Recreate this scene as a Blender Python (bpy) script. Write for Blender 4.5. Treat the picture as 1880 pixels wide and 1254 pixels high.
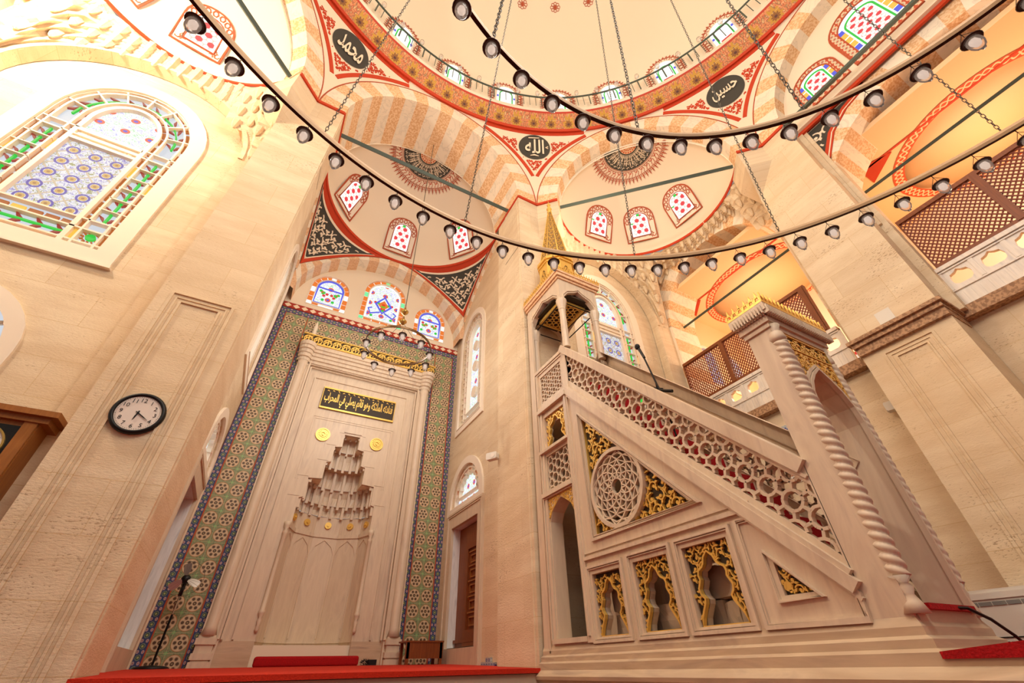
import bpy, bmesh, math, random
from math import sin, cos, pi, sqrt, atan2, radians, hypot
from mathutils import Vector, Matrix
from mathutils.geometry import tessellate_polygon
for o in list(bpy.data.objects): bpy.data.objects.remove(o)
SC = bpy.context.scene
COL = SC.collection
# ------------------------------------------------------------------ camera
YAW, PIT, ROL, FPX = 0.51233773, 0.65695073, -0.02166076, 775.1326
cam = bpy.data.cameras.new('camera'); camo = bpy.data.objects.new('camera', cam); COL.objects.link(camo)
cam.sensor_width = 36; cam.lens = 36*FPX/1880; cam.clip_start = .02; cam.clip_end = 200
_f = Vector((sin(YAW)*cos(PIT), cos(YAW)*cos(PIT), sin(PIT))); _r = Vector((cos(YAW), -sin(YAW), 0)); _u = _r.cross(_f)
_r2 = _r*cos(ROL)+_u*sin(ROL); _u2 = _u*cos(ROL)-_r*sin(ROL)
_m = Matrix((( _r2.x, _u2.x, -_f.x), (_r2.y, _u2.y, -_f.y), (_r2.z, _u2.z, -_f.z))).to_4x4()
camo.matrix_world = _m
SC.camera = camo
# ------------------------------------------------------------------ world, lamps, exposure
SC.view_settings.view_transform = 'Standard'; SC.view_settings.look = 'None'
SC.view_settings.gamma = 1; SC.view_settings.use_curve_mapping = False
SC.view_settings.exposure = 0.08
W = bpy.data.worlds.new('world'); SC.world = W; W.use_nodes = True
W.node_tree.nodes['Background'].inputs[0].default_value = (1, .97, .93, 1)
W.node_tree.nodes['Background'].inputs[1].default_value = .31
def lamp(name, loc, power, col, size=.3, kind='POINT', rot=None, sizey=None):
    l = bpy.data.lights.new(name, kind); l.energy = power; l.color = col
    if kind == 'AREA':
        l.size = size
        if sizey: l.shape = 'RECTANGLE'; l.size_y = sizey
    elif kind == 'SPOT': l.shadow_soft_size = size; l.spot_size = 1.9; l.spot_blend = .8
    else: l.shadow_soft_size = size
    o = bpy.data.objects.new(name, l); COL.objects.link(o); o.location = loc
    if rot: o.rotation_euler = Vector(rot).to_track_quat('-Z', 'Y').to_euler()
    return o
WARM = (1, .80, .58)
lamp('hall_fill_light', (1.0, -1.4, 6.6), 590, (1, .95, .87), 1.2)  # added main fill, floats unseen well above the chandelier rings
lamp('hall_fill_light', (.6, .3, 3.3), 30, (1, .96, .90), .9)  # added low fill to lift the lower marble, not the chandelier bulbs
lamp('hall_fill_light', (.9, 1.2, 5.4), 125, (1, .96, .90), .8)  # another added fill lamp, no fixture hangs at this height
lamp('floodlight_cornice', (-4.6, 3.2, 7.1), 480, (1, .92, .78), .15)
lamp('floodlight_cornice', (4.4, 3.9, 7.2), 60, (1, .82, .58), .3)
lamp('gallery_light', (8.9, 3.4, 5.4), 115, (1, .80, .60), .3)
lamp('gallery_light', (8.9, -1.0, 5.4), 125, (1, .80, .60), .3)
lamp('apse_light', (.96, 6.0, 4.4), 74, (1, .96, .90), .5)
lamp('dome_light', (.96, -1.0, 10.3), 250, (1, .94, .86), 1.0)
# ------------------------------------------------------------------ node language
class X:
    def __init__(s, nt, v): s.nt, s.v = nt, v
    def _b(s, op, o, c=None, rev=False):
        n = s.nt.nodes.new('ShaderNodeMath'); n.operation = op
        a, b = (o, s) if rev else (s, o)
        for i, q in enumerate((a, b, c)):
            if q is None: continue
            q = q.v if isinstance(q, X) else q
            if isinstance(q, (int, float)): n.inputs[i].default_value = q
            else: s.nt.links.new(q, n.inputs[i])
        return X(s.nt, n.outputs[0])
    def __add__(s, o): return s._b('ADD', o)
    __radd__ = __add__
    def __sub__(s, o): return s._b('SUBTRACT', o)
    def __rsub__(s, o): return s._b('SUBTRACT', o, rev=True)
    def __mul__(s, o): return s._b('MULTIPLY', o)
    __rmul__ = __mul__
    def __truediv__(s, o): return s._b('DIVIDE', o)
    def __lt__(s, o): return s._b('LESS_THAN', o)
    def __gt__(s, o): return s._b('GREATER_THAN', o)
    def mx(s, o): return s._b('MAXIMUM', o)
    def mn(s, o): return s._b('MINIMUM', o)
    def u(s, op): return s._b(op, None)
    def fr(s): return s.u('FRACT')
    def ab(s): return s.u('ABSOLUTE')
    def sn(s): return s.u('SINE')
    def cs(s): return s.u('COSINE')
    def at2(s, o): return s._b('ARCTAN2', o)
def hyp(a, b): return (a*a+b*b).u('SQRT')
class Mat:
    def __init__(s, name, rough=.7, metal=0, spec=.35):
        s.m = bpy.data.materials.new(name); s.m.use_nodes = True; s.nt = s.m.node_tree
        s.b = s.nt.nodes['Principled BSDF']; s.b.inputs['Roughness'].default_value = rough
        s.b.inputs['Metallic'].default_value = metal
        s.b.inputs['Specular IOR Level'].default_value = spec
    def uv(s):
        n = s.nt.nodes.new('ShaderNodeUVMap'); n.uv_map = 'UVMap'
        q = s.nt.nodes.new('ShaderNodeSeparateXYZ'); s.nt.links.new(n.outputs[0], q.inputs[0])
        s.vec = n.outputs[0]
        return X(s.nt, q.outputs[0]), X(s.nt, q.outputs[1])
    def obj(s):
        n = s.nt.nodes.new('ShaderNodeTexCoord'); q = s.nt.nodes.new('ShaderNodeSeparateXYZ')
        s.nt.links.new(n.outputs['Object'], q.inputs[0]); s.vec = n.outputs['Object']
        return [X(s.nt, q.outputs[i]) for i in range(3)]
    def comb(s, a, b, c=0):
        n = s.nt.nodes.new('ShaderNodeCombineXYZ')
        for i, q in enumerate((a, b, c)):
            if isinstance(q, X): s.nt.links.new(q.v, n.inputs[i])
            else: n.inputs[i].default_value = q
        return n.outputs[0]
    def noise(s, scale, detail=2, vec=None, rough=.5, dist=0):
        n = s.nt.nodes.new('ShaderNodeTexNoise'); n.inputs['Scale'].default_value = scale
        n.inputs['Detail'].default_value = detail; n.inputs['Roughness'].default_value = rough
        n.inputs['Distortion'].default_value = dist
        s.nt.links.new(vec or s.vec, n.inputs['Vector']); return X(s.nt, n.outputs['Fac'])
    def vor(s, scale, vec=None, feat='F1', out='Distance'):
        n = s.nt.nodes.new('ShaderNodeTexVoronoi'); n.inputs['Scale'].default_value = scale; n.feature = feat
        s.nt.links.new(vec or s.vec, n.inputs['Vector']); return X(s.nt, n.outputs[out])
    def mix(s, f, a, b):
        n = s.nt.nodes.new('ShaderNodeMix'); n.data_type = 'RGBA'
        for i, q in ((0, f), (6, a), (7, b)):
            if isinstance(q, X): s.nt.links.new(q.v, n.inputs[i])
            elif isinstance(q, (int, float)): n.inputs[i].default_value = q
            else: n.inputs[i].default_value = (*q, 1)
        return X(s.nt, n.outputs[2])
    def ramp(s, f, *st):
        n = s.nt.nodes.new('ShaderNodeValToRGB'); e = n.color_ramp.elements
        while len(e) < len(st): e.new(.5)
        for q, (p, c) in zip(e, st): q.position = p; q.color = (*c, 1)
        s.nt.links.new(f.v, n.inputs[0]); return X(s.nt, n.outputs[0])
    def col(s, c):
        if isinstance(c, X): s.nt.links.new(c.v, s.b.inputs['Base Color'])
        else: s.b.inputs['Base Color'].default_value = (*c, 1)
        return s
    def bump(s, h, strength=.3, dist=.02):
        n = s.nt.nodes.new('ShaderNodeBump'); n.inputs['Strength'].default_value = strength; n.inputs['Distance'].default_value = dist
        s.nt.links.new(h.v, n.inputs['Height']); s.nt.links.new(n.outputs[0], s.b.inputs['Normal']); return s
    def emit(s, c, st=1.0):
        if isinstance(c, X): s.nt.links.new(c.v, s.b.inputs['Emission Color'])
        else: s.b.inputs['Emission Color'].default_value = (*c, 1)
        s.b.inputs['Emission Strength'].default_value = st
        s.b.inputs['Base Color'].default_value = (.05, .05, .05, 1); s.b.inputs['Specular IOR Level'].default_value = .06; s.b.inputs['Roughness'].default_value = .5
        return s
def srgb(r, g, b):
    f = lambda c: (c/255/12.92) if c/255 <= .04045 else ((c/255+.055)/1.055)**2.4
    return (f(r), f(g), f(b))
M = {}
def plain(name, rgb, rough=.7, metal=0, spec=.35): M[name] = Mat(name, rough, metal, spec).col(srgb(*rgb)); return M[name]
def mat(n): return M[n].m
plain('plaster', (238, 220, 192), .85); plain('white_plaster', (238, 222, 200), .8)
plain('vault_plaster', (246, 206, 156), .85)
plain('red_paint', (196, 62, 26), .7); plain('fine_red', (178, 84, 52), .8); plain('dark_paint', (66, 62, 54), .7)
plain('cream_paint', (240, 220, 190), .8); plain('gold', (234, 190, 96), .38, .4); plain('gold_dark', (58, 46, 32), .6)
plain('spire_panel', (146, 116, 76), .5, .3); plain('ring_side', (158, 124, 86), .5, .3); plain('black', (18, 17, 16), .45); plain('black_metal', (28, 26, 25), .35, .6); plain('chrome', (205, 205, 205), .2, 1)
plain('bronze', (112, 84, 56), .4, .7); plain('dark_bronze', (62, 38, 26), .4, .5); plain('iron', (96, 90, 78), .55, .3)
plain('green_iron', (78, 88, 76), .5, .1); plain('white_plastic', (222, 214, 200), .45); plain('grey_plastic', (128, 126, 120), .5)
plain('dial', (228, 214, 200), .5); plain('brass', (196, 160, 88), .3, .8); plain('lattice_wood', (124, 56, 32), .6)
plain('fan_blade', (190, 186, 178), .25, .5); plain('niche_stone', (196, 172, 146), .85); plain('blue_glaze', (36, 60, 150), .3)
plain('ochre', (206, 140, 50), .8); plain('violet_paint', (104, 84, 104), .8); plain('white_tile', (226, 220, 208), .4)
def glow(name, rgb, st):
    m = Mat(name, .3); m.emit(srgb(*rgb), st); M[name] = m
glow('lamp_bulb', (255, 226, 204), .75)
glow('glass_white', (255, 252, 245), 1.15); glow('glass_red', (225, 45, 50), .9); glow('glass_orange', (240, 120, 30), .9)
glow('glass_blue', (80, 90, 225), .95); glow('glass_green', (30, 205, 60), .9); glow('glass_yellow', (250, 190, 70), 1.0)
glow('glass_pale', (218, 224, 232), .85); glow('glass_amber', (196, 104, 34), .75); glow('glass_crimson', (176, 58, 44), .7)
glow('glass_mint', (120, 235, 160), 1.0)
def wood(name, a, b):
    m = Mat(name, .45); x, y, z = m.obj(); n = m.noise(6, 4, m.comb(x*7, y*7, z*.7), dist=1.2)
    M[name] = m.col(m.mix(n, srgb(*a), srgb(*b)))
wood('wood', (96, 44, 18), (150, 82, 34)); wood('oak', (128, 74, 28), (172, 110, 48))
def stone():
    m = Mat('stone', .78); x, y, z = m.obj(); h = x+y
    pl = m.comb(h, z)
    br = m.nt.nodes.new('ShaderNodeTexBrick'); m.nt.links.new(pl, br.inputs['Vector'])
    for k, v in (('Scale', 1), ('Mortar Size', .004), ('Mortar Smooth', .3), ('Brick Width', .95), ('Row Height', .42), ('Bias', 0)): br.inputs[k].default_value = v
    br.inputs['Color1'].default_value = (*srgb(230, 210, 178), 1); br.inputs['Color2'].default_value = (*srgb(220, 198, 166), 1)
    br.inputs['Mortar'].default_value = (*srgb(210, 182, 140), 1)
    base = X(m.nt, br.outputs['Color'])
    st = m.noise(1.0, 5, m.comb(h*1.2, z*5), .6)
    c = m.mix(m.ramp(st, (.38, (0, 0, 0)), (.62, (1, 1, 1))), base, m.mix(.5, base, srgb(202, 172, 134)))
    pits = m.noise(16, 3, m.comb(h*1.5, z*4.0), .65)
    zone = m.noise(1.5, 2, m.comb(h, z*1.6, 3.0))
    pf = m.ramp(pits+zone*.55, (.0, (0, 0, 0)), (.93, (0, 0, 0)), (.98, (1, 1, 1)))
    c = m.mix(pf*.6, c, srgb(136, 96, 62))
    big = m.noise(.35, 2)
    c = m.mix(m.ramp(big, (.45, (0, 0, 0)), (.7, (1, 1, 1)))*.35, c, srgb(236, 202, 156))
    m.col(c); m.bump(pits*-1, .25, .02); M['stone'] = m
stone()
def marble(name, a, b, c3, sc=1.0, vert=True):
    m = Mat(name, .42); x, y, z = m.obj()
    v = m.comb(x*3*sc, y*3*sc, z*.45*sc) if vert else m.comb(x*.8*sc, y*.8*sc, z*5*sc)
    n = m.noise(2.2, 4, v, .55, 1.4); n2 = m.noise(7, 2, v)
    M[name] = m.col(m.mix(m.ramp(n2, (.4, (0, 0, 0)), (.7, (1, 1, 1)))*.3, m.ramp(n, (.3, srgb(*a)), (.52, srgb(*b)), (.72, srgb(*c3))), srgb(*c3)))
marble('marble', (210, 186, 158), (220, 198, 170), (200, 176, 152))
marble('marble_base', (190, 162, 130), (206, 180, 148), (172, 146, 124), .6, False)
marble('marble_pale', (226, 212, 196), (238, 226, 210), (206, 196, 188))
marble('marble_white', (222, 218, 212), (236, 232, 226), (204, 200, 198), 2)
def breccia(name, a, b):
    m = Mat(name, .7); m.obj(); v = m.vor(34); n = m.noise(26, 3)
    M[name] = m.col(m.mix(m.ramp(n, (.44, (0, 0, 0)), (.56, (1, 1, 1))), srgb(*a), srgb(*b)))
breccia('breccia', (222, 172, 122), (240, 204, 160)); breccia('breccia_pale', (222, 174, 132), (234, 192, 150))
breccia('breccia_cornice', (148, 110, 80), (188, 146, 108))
def veined():
    m = Mat('veined', .55); x, y, z = m.obj(); n = m.noise(1.4, 4, m.comb(x*1.2, y*1.2, z*1.0), .6, 2.5)
    M['veined'] = m.col(m.ramp(n, (.46, srgb(240, 224, 198)), (.5, srgb(222, 208, 184)), (.53, srgb(242, 226, 200))))
veined()
def carpet(name, a, b):
    m = Mat(name, .95); m.obj(); n = m.noise(90, 2); M[name] = m.col(m.mix(n, srgb(*a), srgb(*b))); m.bump(n, .4, .01)
carpet('carpet', (170, 26, 6), (206, 48, 16)); carpet('carpet_floor', (110, 22, 8), (140, 34, 14)); carpet('rug_red', (120, 6, 8), (196, 14, 20))
def tiles():
    m = Mat('rosette_tile', .35); u, v = m.uv()          # tile units
    a = (u.fr()-.5); b = (v.fr()-.5); r = hyp(a, b)
    ng = m.noise(9, 3, m.comb(u, v), .6); base = m.ramp(ng, (.38, srgb(98, 120, 84)), (.5, srgb(156, 152, 112)), (.58, srgb(104, 136, 92)), (.66, srgb(176, 158, 122)))
    ga = (u+.5).fr()-.5; gb = (v+.5).fr()-.5; gr = hyp(ga, gb)
    base = m.mix(gr < .09, base, srgb(120, 176, 110))
    ring = (r < .42); c = m.mix(ring, base, srgb(214, 188, 150))
    an = a.at2(b)
    k = ((an/(2*pi)*6).fr()-.5)*(2*pi/6)
    # seven dark hexagons: centre and six around
    px = k.sn()*r; py = k.cs()*r
    d2 = hyp(px, py-.26); dk = (r < .105).mx(d2 < .085)
    c = m.mix(dk, c, srgb(92, 70, 52)); d3 = r < .035; c = m.mix(d3, c, srgb(170, 150, 110))
    k2 = ((an/(2*pi)*12).fr()-.5).ab(); spokes = (k2 < .05)*(r > .12)*(r < .4)
    c = m.mix(((r-.425).ab() < .018), c, srgb(176, 120, 78))
    sm = (d2 > .1)*(d2 < .125)*(r < .4); c = m.mix(sm*.5, c, srgb(150, 116, 90))
    grid = ((u.fr()-.5).ab() > .488).mx((v.fr()-.5).ab() > .488); c = m.mix(grid*.6, c, srgb(206, 184, 140))
    M['rosette_tile'] = m.col(c)
    m = Mat('border_tile', .35); u, v = m.uv()            # u across 0..1, v along, one unit = one motif
    a = u-.5; b = v.fr()-.5; r = hyp(a, b)
    c = m.mix(m.noise(8, 2, m.comb(u*2, v*2)), srgb(50, 60, 104), srgb(72, 80, 116))
    c = m.mix((r < .27), c, srgb(128, 140, 120)); c = m.mix((r < .2), c, srgb(60, 84, 78)); c = m.mix((r < .11), c, srgb(176, 172, 108))
    b2 = (v+.5).fr()-.5; lx = (a.ab()-.25); e = hyp(lx*1.2, b2); c = m.mix(e < .17, c, srgb(190, 158, 158)); c = m.mix(e < .06, c, srgb(160, 90, 80))
    c = m.mix((a.ab() > .45), c, srgb(134, 44, 40))
    M['border_tile'] = m.col(c)
    m = Mat('checker', .6); u, v = m.uv(); a = (u.fr()-.5).ab(); b = (v.fr()-.5).ab()
    c = m.mix((a+b) < .42, srgb(172, 52, 34), srgb(240, 214, 180)); M['checker'] = m.col(c)
    m = Mat('floral', .6); u, v = m.uv()                  # dome band, v 0..1 across
    d = m.vor(3.2, m.comb(u, v*1.0)); n = m.noise(7, 3, m.comb(u, v))
    c = m.ramp(n, (.3, srgb(176, 70, 44)), (.42, srgb(222, 160, 104)), (.5, srgb(196, 96, 60)), (.58, srgb(134, 116, 76)), (.64, srgb(226, 176, 120)))
    a = (u*.62).fr()-.5; b = (v-.5)*.8; r = hyp(a, b); an = (a.at2(b)*9).sn()*.05+.30
    c = m.mix((r < an), c, srgb(196, 146, 52)); c = m.mix((r < an*.62), c, srgb(140, 90, 40)); c = m.mix((r < .07), c, srgb(90, 50, 40))
    c = m.mix((v-.5).ab() > .44, c, srgb(186, 60, 34)); M['floral'] = m.col(c)
    m = Mat('guilloche', .7); u, v = m.uv(); s1 = (((u*6.28).sn()*.28+.5-v).ab() < .09).mx(((u*6.28).sn()*-.28+.5-v).ab() < .09)
    M['guilloche'] = m.col(m.mix(s1, srgb(206, 84, 44), srgb(240, 206, 160)))
    m = Mat('frieze', .7); u, v = m.uv(); a = (u.fr()-.5); b = v-.5; b = v.fr()-.5; r = hyp(a, b*.8)
    c = m.mix(r < .42, srgb(188, 84, 56), srgb(232, 200, 164)); c = m.mix(r < .28, c, srgb(186, 170, 150)); c = m.mix(r < .14, c, srgb(190, 90, 60)); M['frieze'] = m.col(c)
    m = Mat('blue_tile', .3); u, v = m.uv(); n = m.noise(5, 3, m.comb(u, v), .6, 2.0); a = u.fr()-.5; b = v.fr()-.5; r = hyp(a, b)
    c = m.ramp(n, (.42, srgb(214, 212, 198)), (.5, srgb(92, 118, 156)), (.6, srgb(206, 208, 198))); k = (r < ((a.at2(b)*8).sn()*.05+.3)); c = m.mix(k, c, srgb(50, 62, 140)); c = m.mix(r < .12, c, srgb(210, 206, 190))
    M['blue_tile'] = m.col(c)
    m = Mat('red_tile', .3); u, v = m.uv(); n = m.noise(6, 3, m.comb(u, v), .6, 1.5); a = u.fr()-.5; b = v.fr()-.5; r = hyp(a, b)
    c = m.ramp(n, (.42, srgb(192, 92, 52)), (.52, srgb(222, 196, 160)), (.6, srgb(176, 84, 52))); c = m.mix(r < .27, c, srgb(224, 210, 180)); c = m.mix(r < .17, c, srgb(60, 80, 110)); M['red_tile'] = m.col(c)
tiles()
def glasses():
    # white discs with red stars between them
    m = Mat('star_glass', .3); u, v = m.uv(); s = 1.0
    def dist(ou, ov): a = (u+ou).fr()-.5; b = ((v/1.732+ov).fr()-.5)*1.732; return hyp(a, b)
    d = dist(0, 0).mn(dist(.5, .5)); u, v = u*.5, v*.5; e = dist(0, 0).mn(dist(.5, .5))
    c = m.mix(e < .29, srgb(236, 200, 184), srgb(222, 52, 62)); c = m.mix((d < .42)*(e > .24), c, srgb(255, 250, 242)); c = m.mix((d < .2)*(e < .1), c, srgb(222, 52, 62))
    m.emit(c, 1.1); M['star_glass'] = m
    m = Mat('lattice_glass', .3); u, v = m.uv(); a = u.fr()-.5; b = v.fr()-.5; r = hyp(a, b); n = m.noise(3.2, 3, m.comb(u*1.6, v*1.6), .6, 1.2)
    c = m.ramp(n, (.38, srgb(150, 150, 90)), (.44, srgb(216, 216, 220)), (.55, srgb(236, 236, 240)), (.6, srgb(120, 100, 190)), (.66, srgb(206, 206, 214)))
    gx = ((u+v).fr()-.5).ab(); gy = ((u-v).fr()-.5).ab(); g = (gx > .44).mx(gy > .44); c = m.mix(g, c, srgb(206, 186, 156))
    k = (u*2+v).fr(); c = m.mix((r < .3)*(r > .2), c, srgb(96, 80, 170)); c = m.mix((r < .17), c, srgb(208, 168, 96)); c = m.mix((r < .07), c, srgb(170, 120, 70))
    m.emit(c, .95); M['lattice_glass'] = m
    m = Mat('foliage_glass', .3); u, v = m.uv(); n = m.noise(2.3, 4, m.comb(u, v), .6, 2.2); n2 = m.noise(2.0, 2, m.comb(u+9, v), .5, 1)
    c = m.ramp(n, (.40, srgb(250, 250, 246)), (.42, srgb(90, 190, 110)), (.46, srgb(240, 246, 240)), (.54, srgb(255, 252, 246)), (.57, srgb(110, 120, 220)), (.61, srgb(250, 250, 250)))
    f = (u.fr()-.5)*(u.fr()-.5)+(v.fr()-.5)*(v.fr()-.5); c = m.mix(f < .035, c, srgb(226, 90, 60)); c = m.mix(f < .008, c, srgb(90, 80, 200)); m.emit(c, 1.05); M['foliage_glass'] = m
    m = Mat('clear_glass', .05); nt = m.nt
    g = nt.nodes.new('ShaderNodeBsdfGlossy'); g.inputs['Roughness'].default_value = .12; t = nt.nodes.new('ShaderNodeBsdfTransparent')
    t.inputs[0].default_value = (.98, .98, 1, 1); tl = nt.nodes.new('ShaderNodeBsdfTranslucent'); tl.inputs[0].default_value = (1, .97, .95, 1)
    m1 = nt.nodes.new('ShaderNodeMixShader'); m1.inputs[0].default_value = .30; nt.links.new(t.outputs[0], m1.inputs[1]); nt.links.new(tl.outputs[0], m1.inputs[2])
    fz = nt.nodes.new('ShaderNodeLayerWeight'); fz.inputs[0].default_value = .12
    mx = nt.nodes.new('ShaderNodeMixShader'); nt.links.new(fz.outputs[0], mx.inputs[0]); nt.links.new(m1.outputs[0], mx.inputs[1]); nt.links.new(g.outputs[0], mx.inputs[2])
    nt.links.new(mx.outputs[0], nt.nodes['Material Output'].inputs[0]); M['clear_glass'] = m
glasses()
# ------------------------------------------------------------------ mesh builder
ID = lambda u, v, w: (u, v, w)
def PX(xc, sgn=1): return lambda u, v, w: (xc-w*sgn, u, v)      # wall facing -x (sgn 1); u = y, v = z, w = towards the room
def PY(yc): return lambda u, v, w: (u, yc-w, v)                 # wall facing -y; u = x, v = z
MIR = 1.928
def mirror(mp): return lambda u, v, w: ((lambda p: (MIR-p[0], p[1], p[2]))(mp(u, v, w)))
class MB:
    def __init__(s): s.v = []; s.f = []; s.m = []; s.uv = []; s.mat = 0
    def pt(s, mp, u, v, w, uv=None):
        s.v.append(mp(u, v, w)); s.uv.append(uv or (u, v)); return len(s.v)-1
    def face(s, *i, mat=None): s.f.append(i); s.m.append(s.mat if mat is None else mat)
    def grid(s, mp, us, vs, w=0, mat=None, uvs=None):
        idx = [[s.pt(mp, u, v, w(u, v) if callable(w) else w, uvs(u, v) if uvs else None) for u in us] for v in vs]
        for j in range(len(vs)-1):
            for i in range(len(us)-1):
                mm = mat(i, j) if callable(mat) else mat
                s.face(idx[j][i], idx[j][i+1], idx[j+1][i+1], idx[j+1][i], mat=mm)
    def slab(s, mp, outer, holes=(), w0=0, w1=.02, mat=None, side=None, back=False, uvs=None, sides=True):
        loops = [list(outer)]+[list(h) for h in holes]; flat = [p for l in loops for p in l]
        tris = tessellate_polygon([[Vector((p[0], p[1], 0)) for p in l] for l in loops])
        U = (lambda p: uvs(*p)) if uvs else (lambda p: None)
        A = [s.pt(mp, p[0], p[1], w1, U(p)) for p in flat]
        for t in tris: s.face(*[A[i] for i in t], mat=mat)
        if not sides: return
        B = [s.pt(mp, p[0], p[1], w0, U(p)) for p in flat]; k = 0
        for l in loops:
            n = len(l)
            for i in range(n): s.face(A[k+i], A[k+(i+1) % n], B[k+(i+1) % n], B[k+i], mat=side if side is not None else mat)
            k += n
        if back:
            for t in tris: s.face(*[B[i] for i in reversed(t)], mat=mat)
    def bar(s, mp, pts, width, w0, w1, mat=None, closed=False):
        n = len(pts); L = []; s.k = getattr(s, 'k', 0)+1; w1 = w1+(s.k % 5)*.0005 if w1 != w0 else w1
        for i, p in enumerate(pts):
            a = pts[(i-1) % n] if (closed or i) else p; b = pts[(i+1) % n] if (closed or i < n-1) else p
            dx, dy = b[0]-a[0], b[1]-a[1]; q = hypot(dx, dy) or 1; nx, ny = -dy/q*width/2, dx/q*width/2
            wd = p[2] if len(p) > 2 else 1
            L.append([s.pt(mp, p[0]+nx*wd, p[1]+ny*wd, w1), s.pt(mp, p[0]-nx*wd, p[1]-ny*wd, w1), s.pt(mp, p[0]-nx*wd, p[1]-ny*wd, w0), s.pt(mp, p[0]+nx*wd, p[1]+ny*wd, w0)])
        for i in range(n if closed else n-1):
            a, b = L[i], L[(i+1) % n]
            s.face(a[0], a[1], b[1], b[0], mat=mat)
            if w1 != w0: s.face(a[1], a[2], b[2], b[1], mat=mat); s.face(a[3], a[0], b[0], b[3], mat=mat)
        if not closed and w1 != w0: s.face(*L[0], mat=mat); s.face(*L[-1], mat=mat)
    def box(s, x0, x1, y0, y1, z0, z1, mp=ID, mat=None):
        i = [s.pt(mp, x, y, z) for x in (x0, x1) for y in (y0, y1) for z in (z0, z1)]
        for q in ((0, 1, 3, 2), (4, 6, 7, 5), (0, 4, 5, 1), (2, 3, 7, 6), (0, 2, 6, 4), (1, 5, 7, 3)): s.face(*[i[k] for k in q], mat=mat)
    def tube(s, pts, r, n=8, mat=None, cap=True, mp=ID, closed=False):
        P = [Vector(mp(*p[:3])) for p in pts]; R = []; N = len(P)
        up = Vector((0, 0, 1))
        for i, p in enumerate(P):
            d = (P[(i+1) % N] if (closed or i < N-1) else P[i])-(P[i-1] if (closed or i > 0) else P[i]); d.normalize()
            a = d.cross(up)
            if a.length < .05: a = d.cross(Vector((1, 0, 0)))
            a.normalize(); b = d.cross(a); rr = pts[i][3] if len(pts[i]) > 3 else r
            R.append([s.pt(ID, *(p+a*cos(2*pi*k/n)*rr+b*sin(2*pi*k/n)*rr)) for k in range(n)])
        for i in range(N if closed else N-1):
            for k in range(n): s.face(R[i][k], R[i][(k+1) % n], R[(i+1) % N][(k+1) % n], R[(i+1) % N][k], mat=mat)
        if cap and not closed: s.face(*R[0], mat=mat); s.face(*reversed(R[-1]), mat=mat)
    def lathe(s, c, prof, n=16, mat=None, axis='z', a0=0, a1=2*pi, twist=0, lobes=0, amp=0):
        full = abs(a1-a0-2*pi) < 1e-6; R = []; h0 = prof[0][1]
        for r, h in prof:
            ring = []
            for k in range(n if full else n+1):
                a = a0+(a1-a0)*k/n; rr = r*(1+(amp*abs(sin((a*lobes+twist*(h-h0))/2))-amp*.5 if lobes else 0))
                x, y = rr*cos(a), rr*sin(a)
                ring.append(s.pt(ID, *((c[0]+x, c[1]+y, c[2]+h) if axis == 'z' else (c[0]+x, c[1]+h, c[2]+y) if axis == 'y' else (c[0]+h, c[1]+x, c[2]+y))))
            R.append(ring)
        for i in range(len(R)-1):
            m = len(R[i])
            for k in range(m if full else m-1): s.face(R[i][k], R[i][(k+1) % m], R[i+1][(k+1) % m], R[i+1][k], mat=mat)
        if full:
            if prof[0][0] > 1e-4: s.face(*R[0], mat=mat)
            if prof[-1][0] > 1e-4: s.face(*reversed(R[-1]), mat=mat)
    def disc(s, mp, c, r, w0, w1, n=20, mat=None, ry=None): s.slab(mp, [(c[0]+r*cos(2*pi*k/n), c[1]+(ry or r)*sin(2*pi*k/n)) for k in range(n)], (), w0, w1, mat)
    def build(s, name, mats, parent=None, smooth=False, kind=None, label=None):
        me = bpy.data.meshes.new(name); me.from_pydata([tuple(p) for p in s.v], [], s.f)
        for q in (mats if isinstance(mats, (list, tuple)) else [mats]): me.materials.append(mat(q))
        me.polygons.foreach_set('material_index', s.m)
        uvl = me.uv_layers.new(name='UVMap'); buf = []
        for l in me.loops: buf.extend(s.uv[l.vertex_index][:2])
        uvl.data.foreach_set('uv', buf)
        if smooth: me.polygons.foreach_set('use_smooth', [True]*len(me.polygons))
        bm = bmesh.new(); bm.from_mesh(me); bmesh.ops.remove_doubles(bm, verts=bm.verts, dist=2e-5) if smooth else None
        bmesh.ops.recalc_face_normals(bm, faces=bm.faces); bm.to_mesh(me); bm.free()
        o = bpy.data.objects.new(name, me); COL.objects.link(o)
        if parent: o.parent = parent
        if kind: o['kind'] = kind
        if label: o['label'] = label
        return o
def thing(name, label, cat, loc=(0, 0, 0), group=None):
    o = bpy.data.objects.new(name, None); COL.objects.link(o); o.empty_display_size = .1
    o['label'] = label; o['category'] = cat
    if group: o['group'] = group
    o['_loc'] = 1
    return o
def tag(o, label, cat, group=None):
    o['label'] = label; o['category'] = cat
    if group: o['group'] = group
    return o
def struct(name, mb, mats, parent=None, smooth=False):
    return mb.build(name, mats, parent, smooth, None if parent else 'structure')
def rect(a, b, c, d): return [(a, c), (b, c), (b, d), (a, d)]
def arch(cx, hw, zb, zs, rise, n=16, p=2.0):
    """round-headed opening: sill zb, springing zs, crown zs+rise"""
    P = [(cx-hw, zb), (cx+hw, zb)]
    for k in range(n+1):
        a = pi*k/n; x = cos(a); P.append((cx+hw*x, zs+rise*max(0, 1-abs(x)**p)**(1/p)))
    return P
def frange(a, b, n): return [a+(b-a)*i/n for i in range(n+1)]
def inpoly(x, y, P):
    c = False; j = len(P)-1
    for i in range(len(P)):
        if (P[i][1] > y) != (P[j][1] > y) and x < (P[j][0]-P[i][0])*(y-P[i][1])/(P[j][1]-P[i][1])+P[i][0]: c = not c
        j = i
    return c
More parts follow.
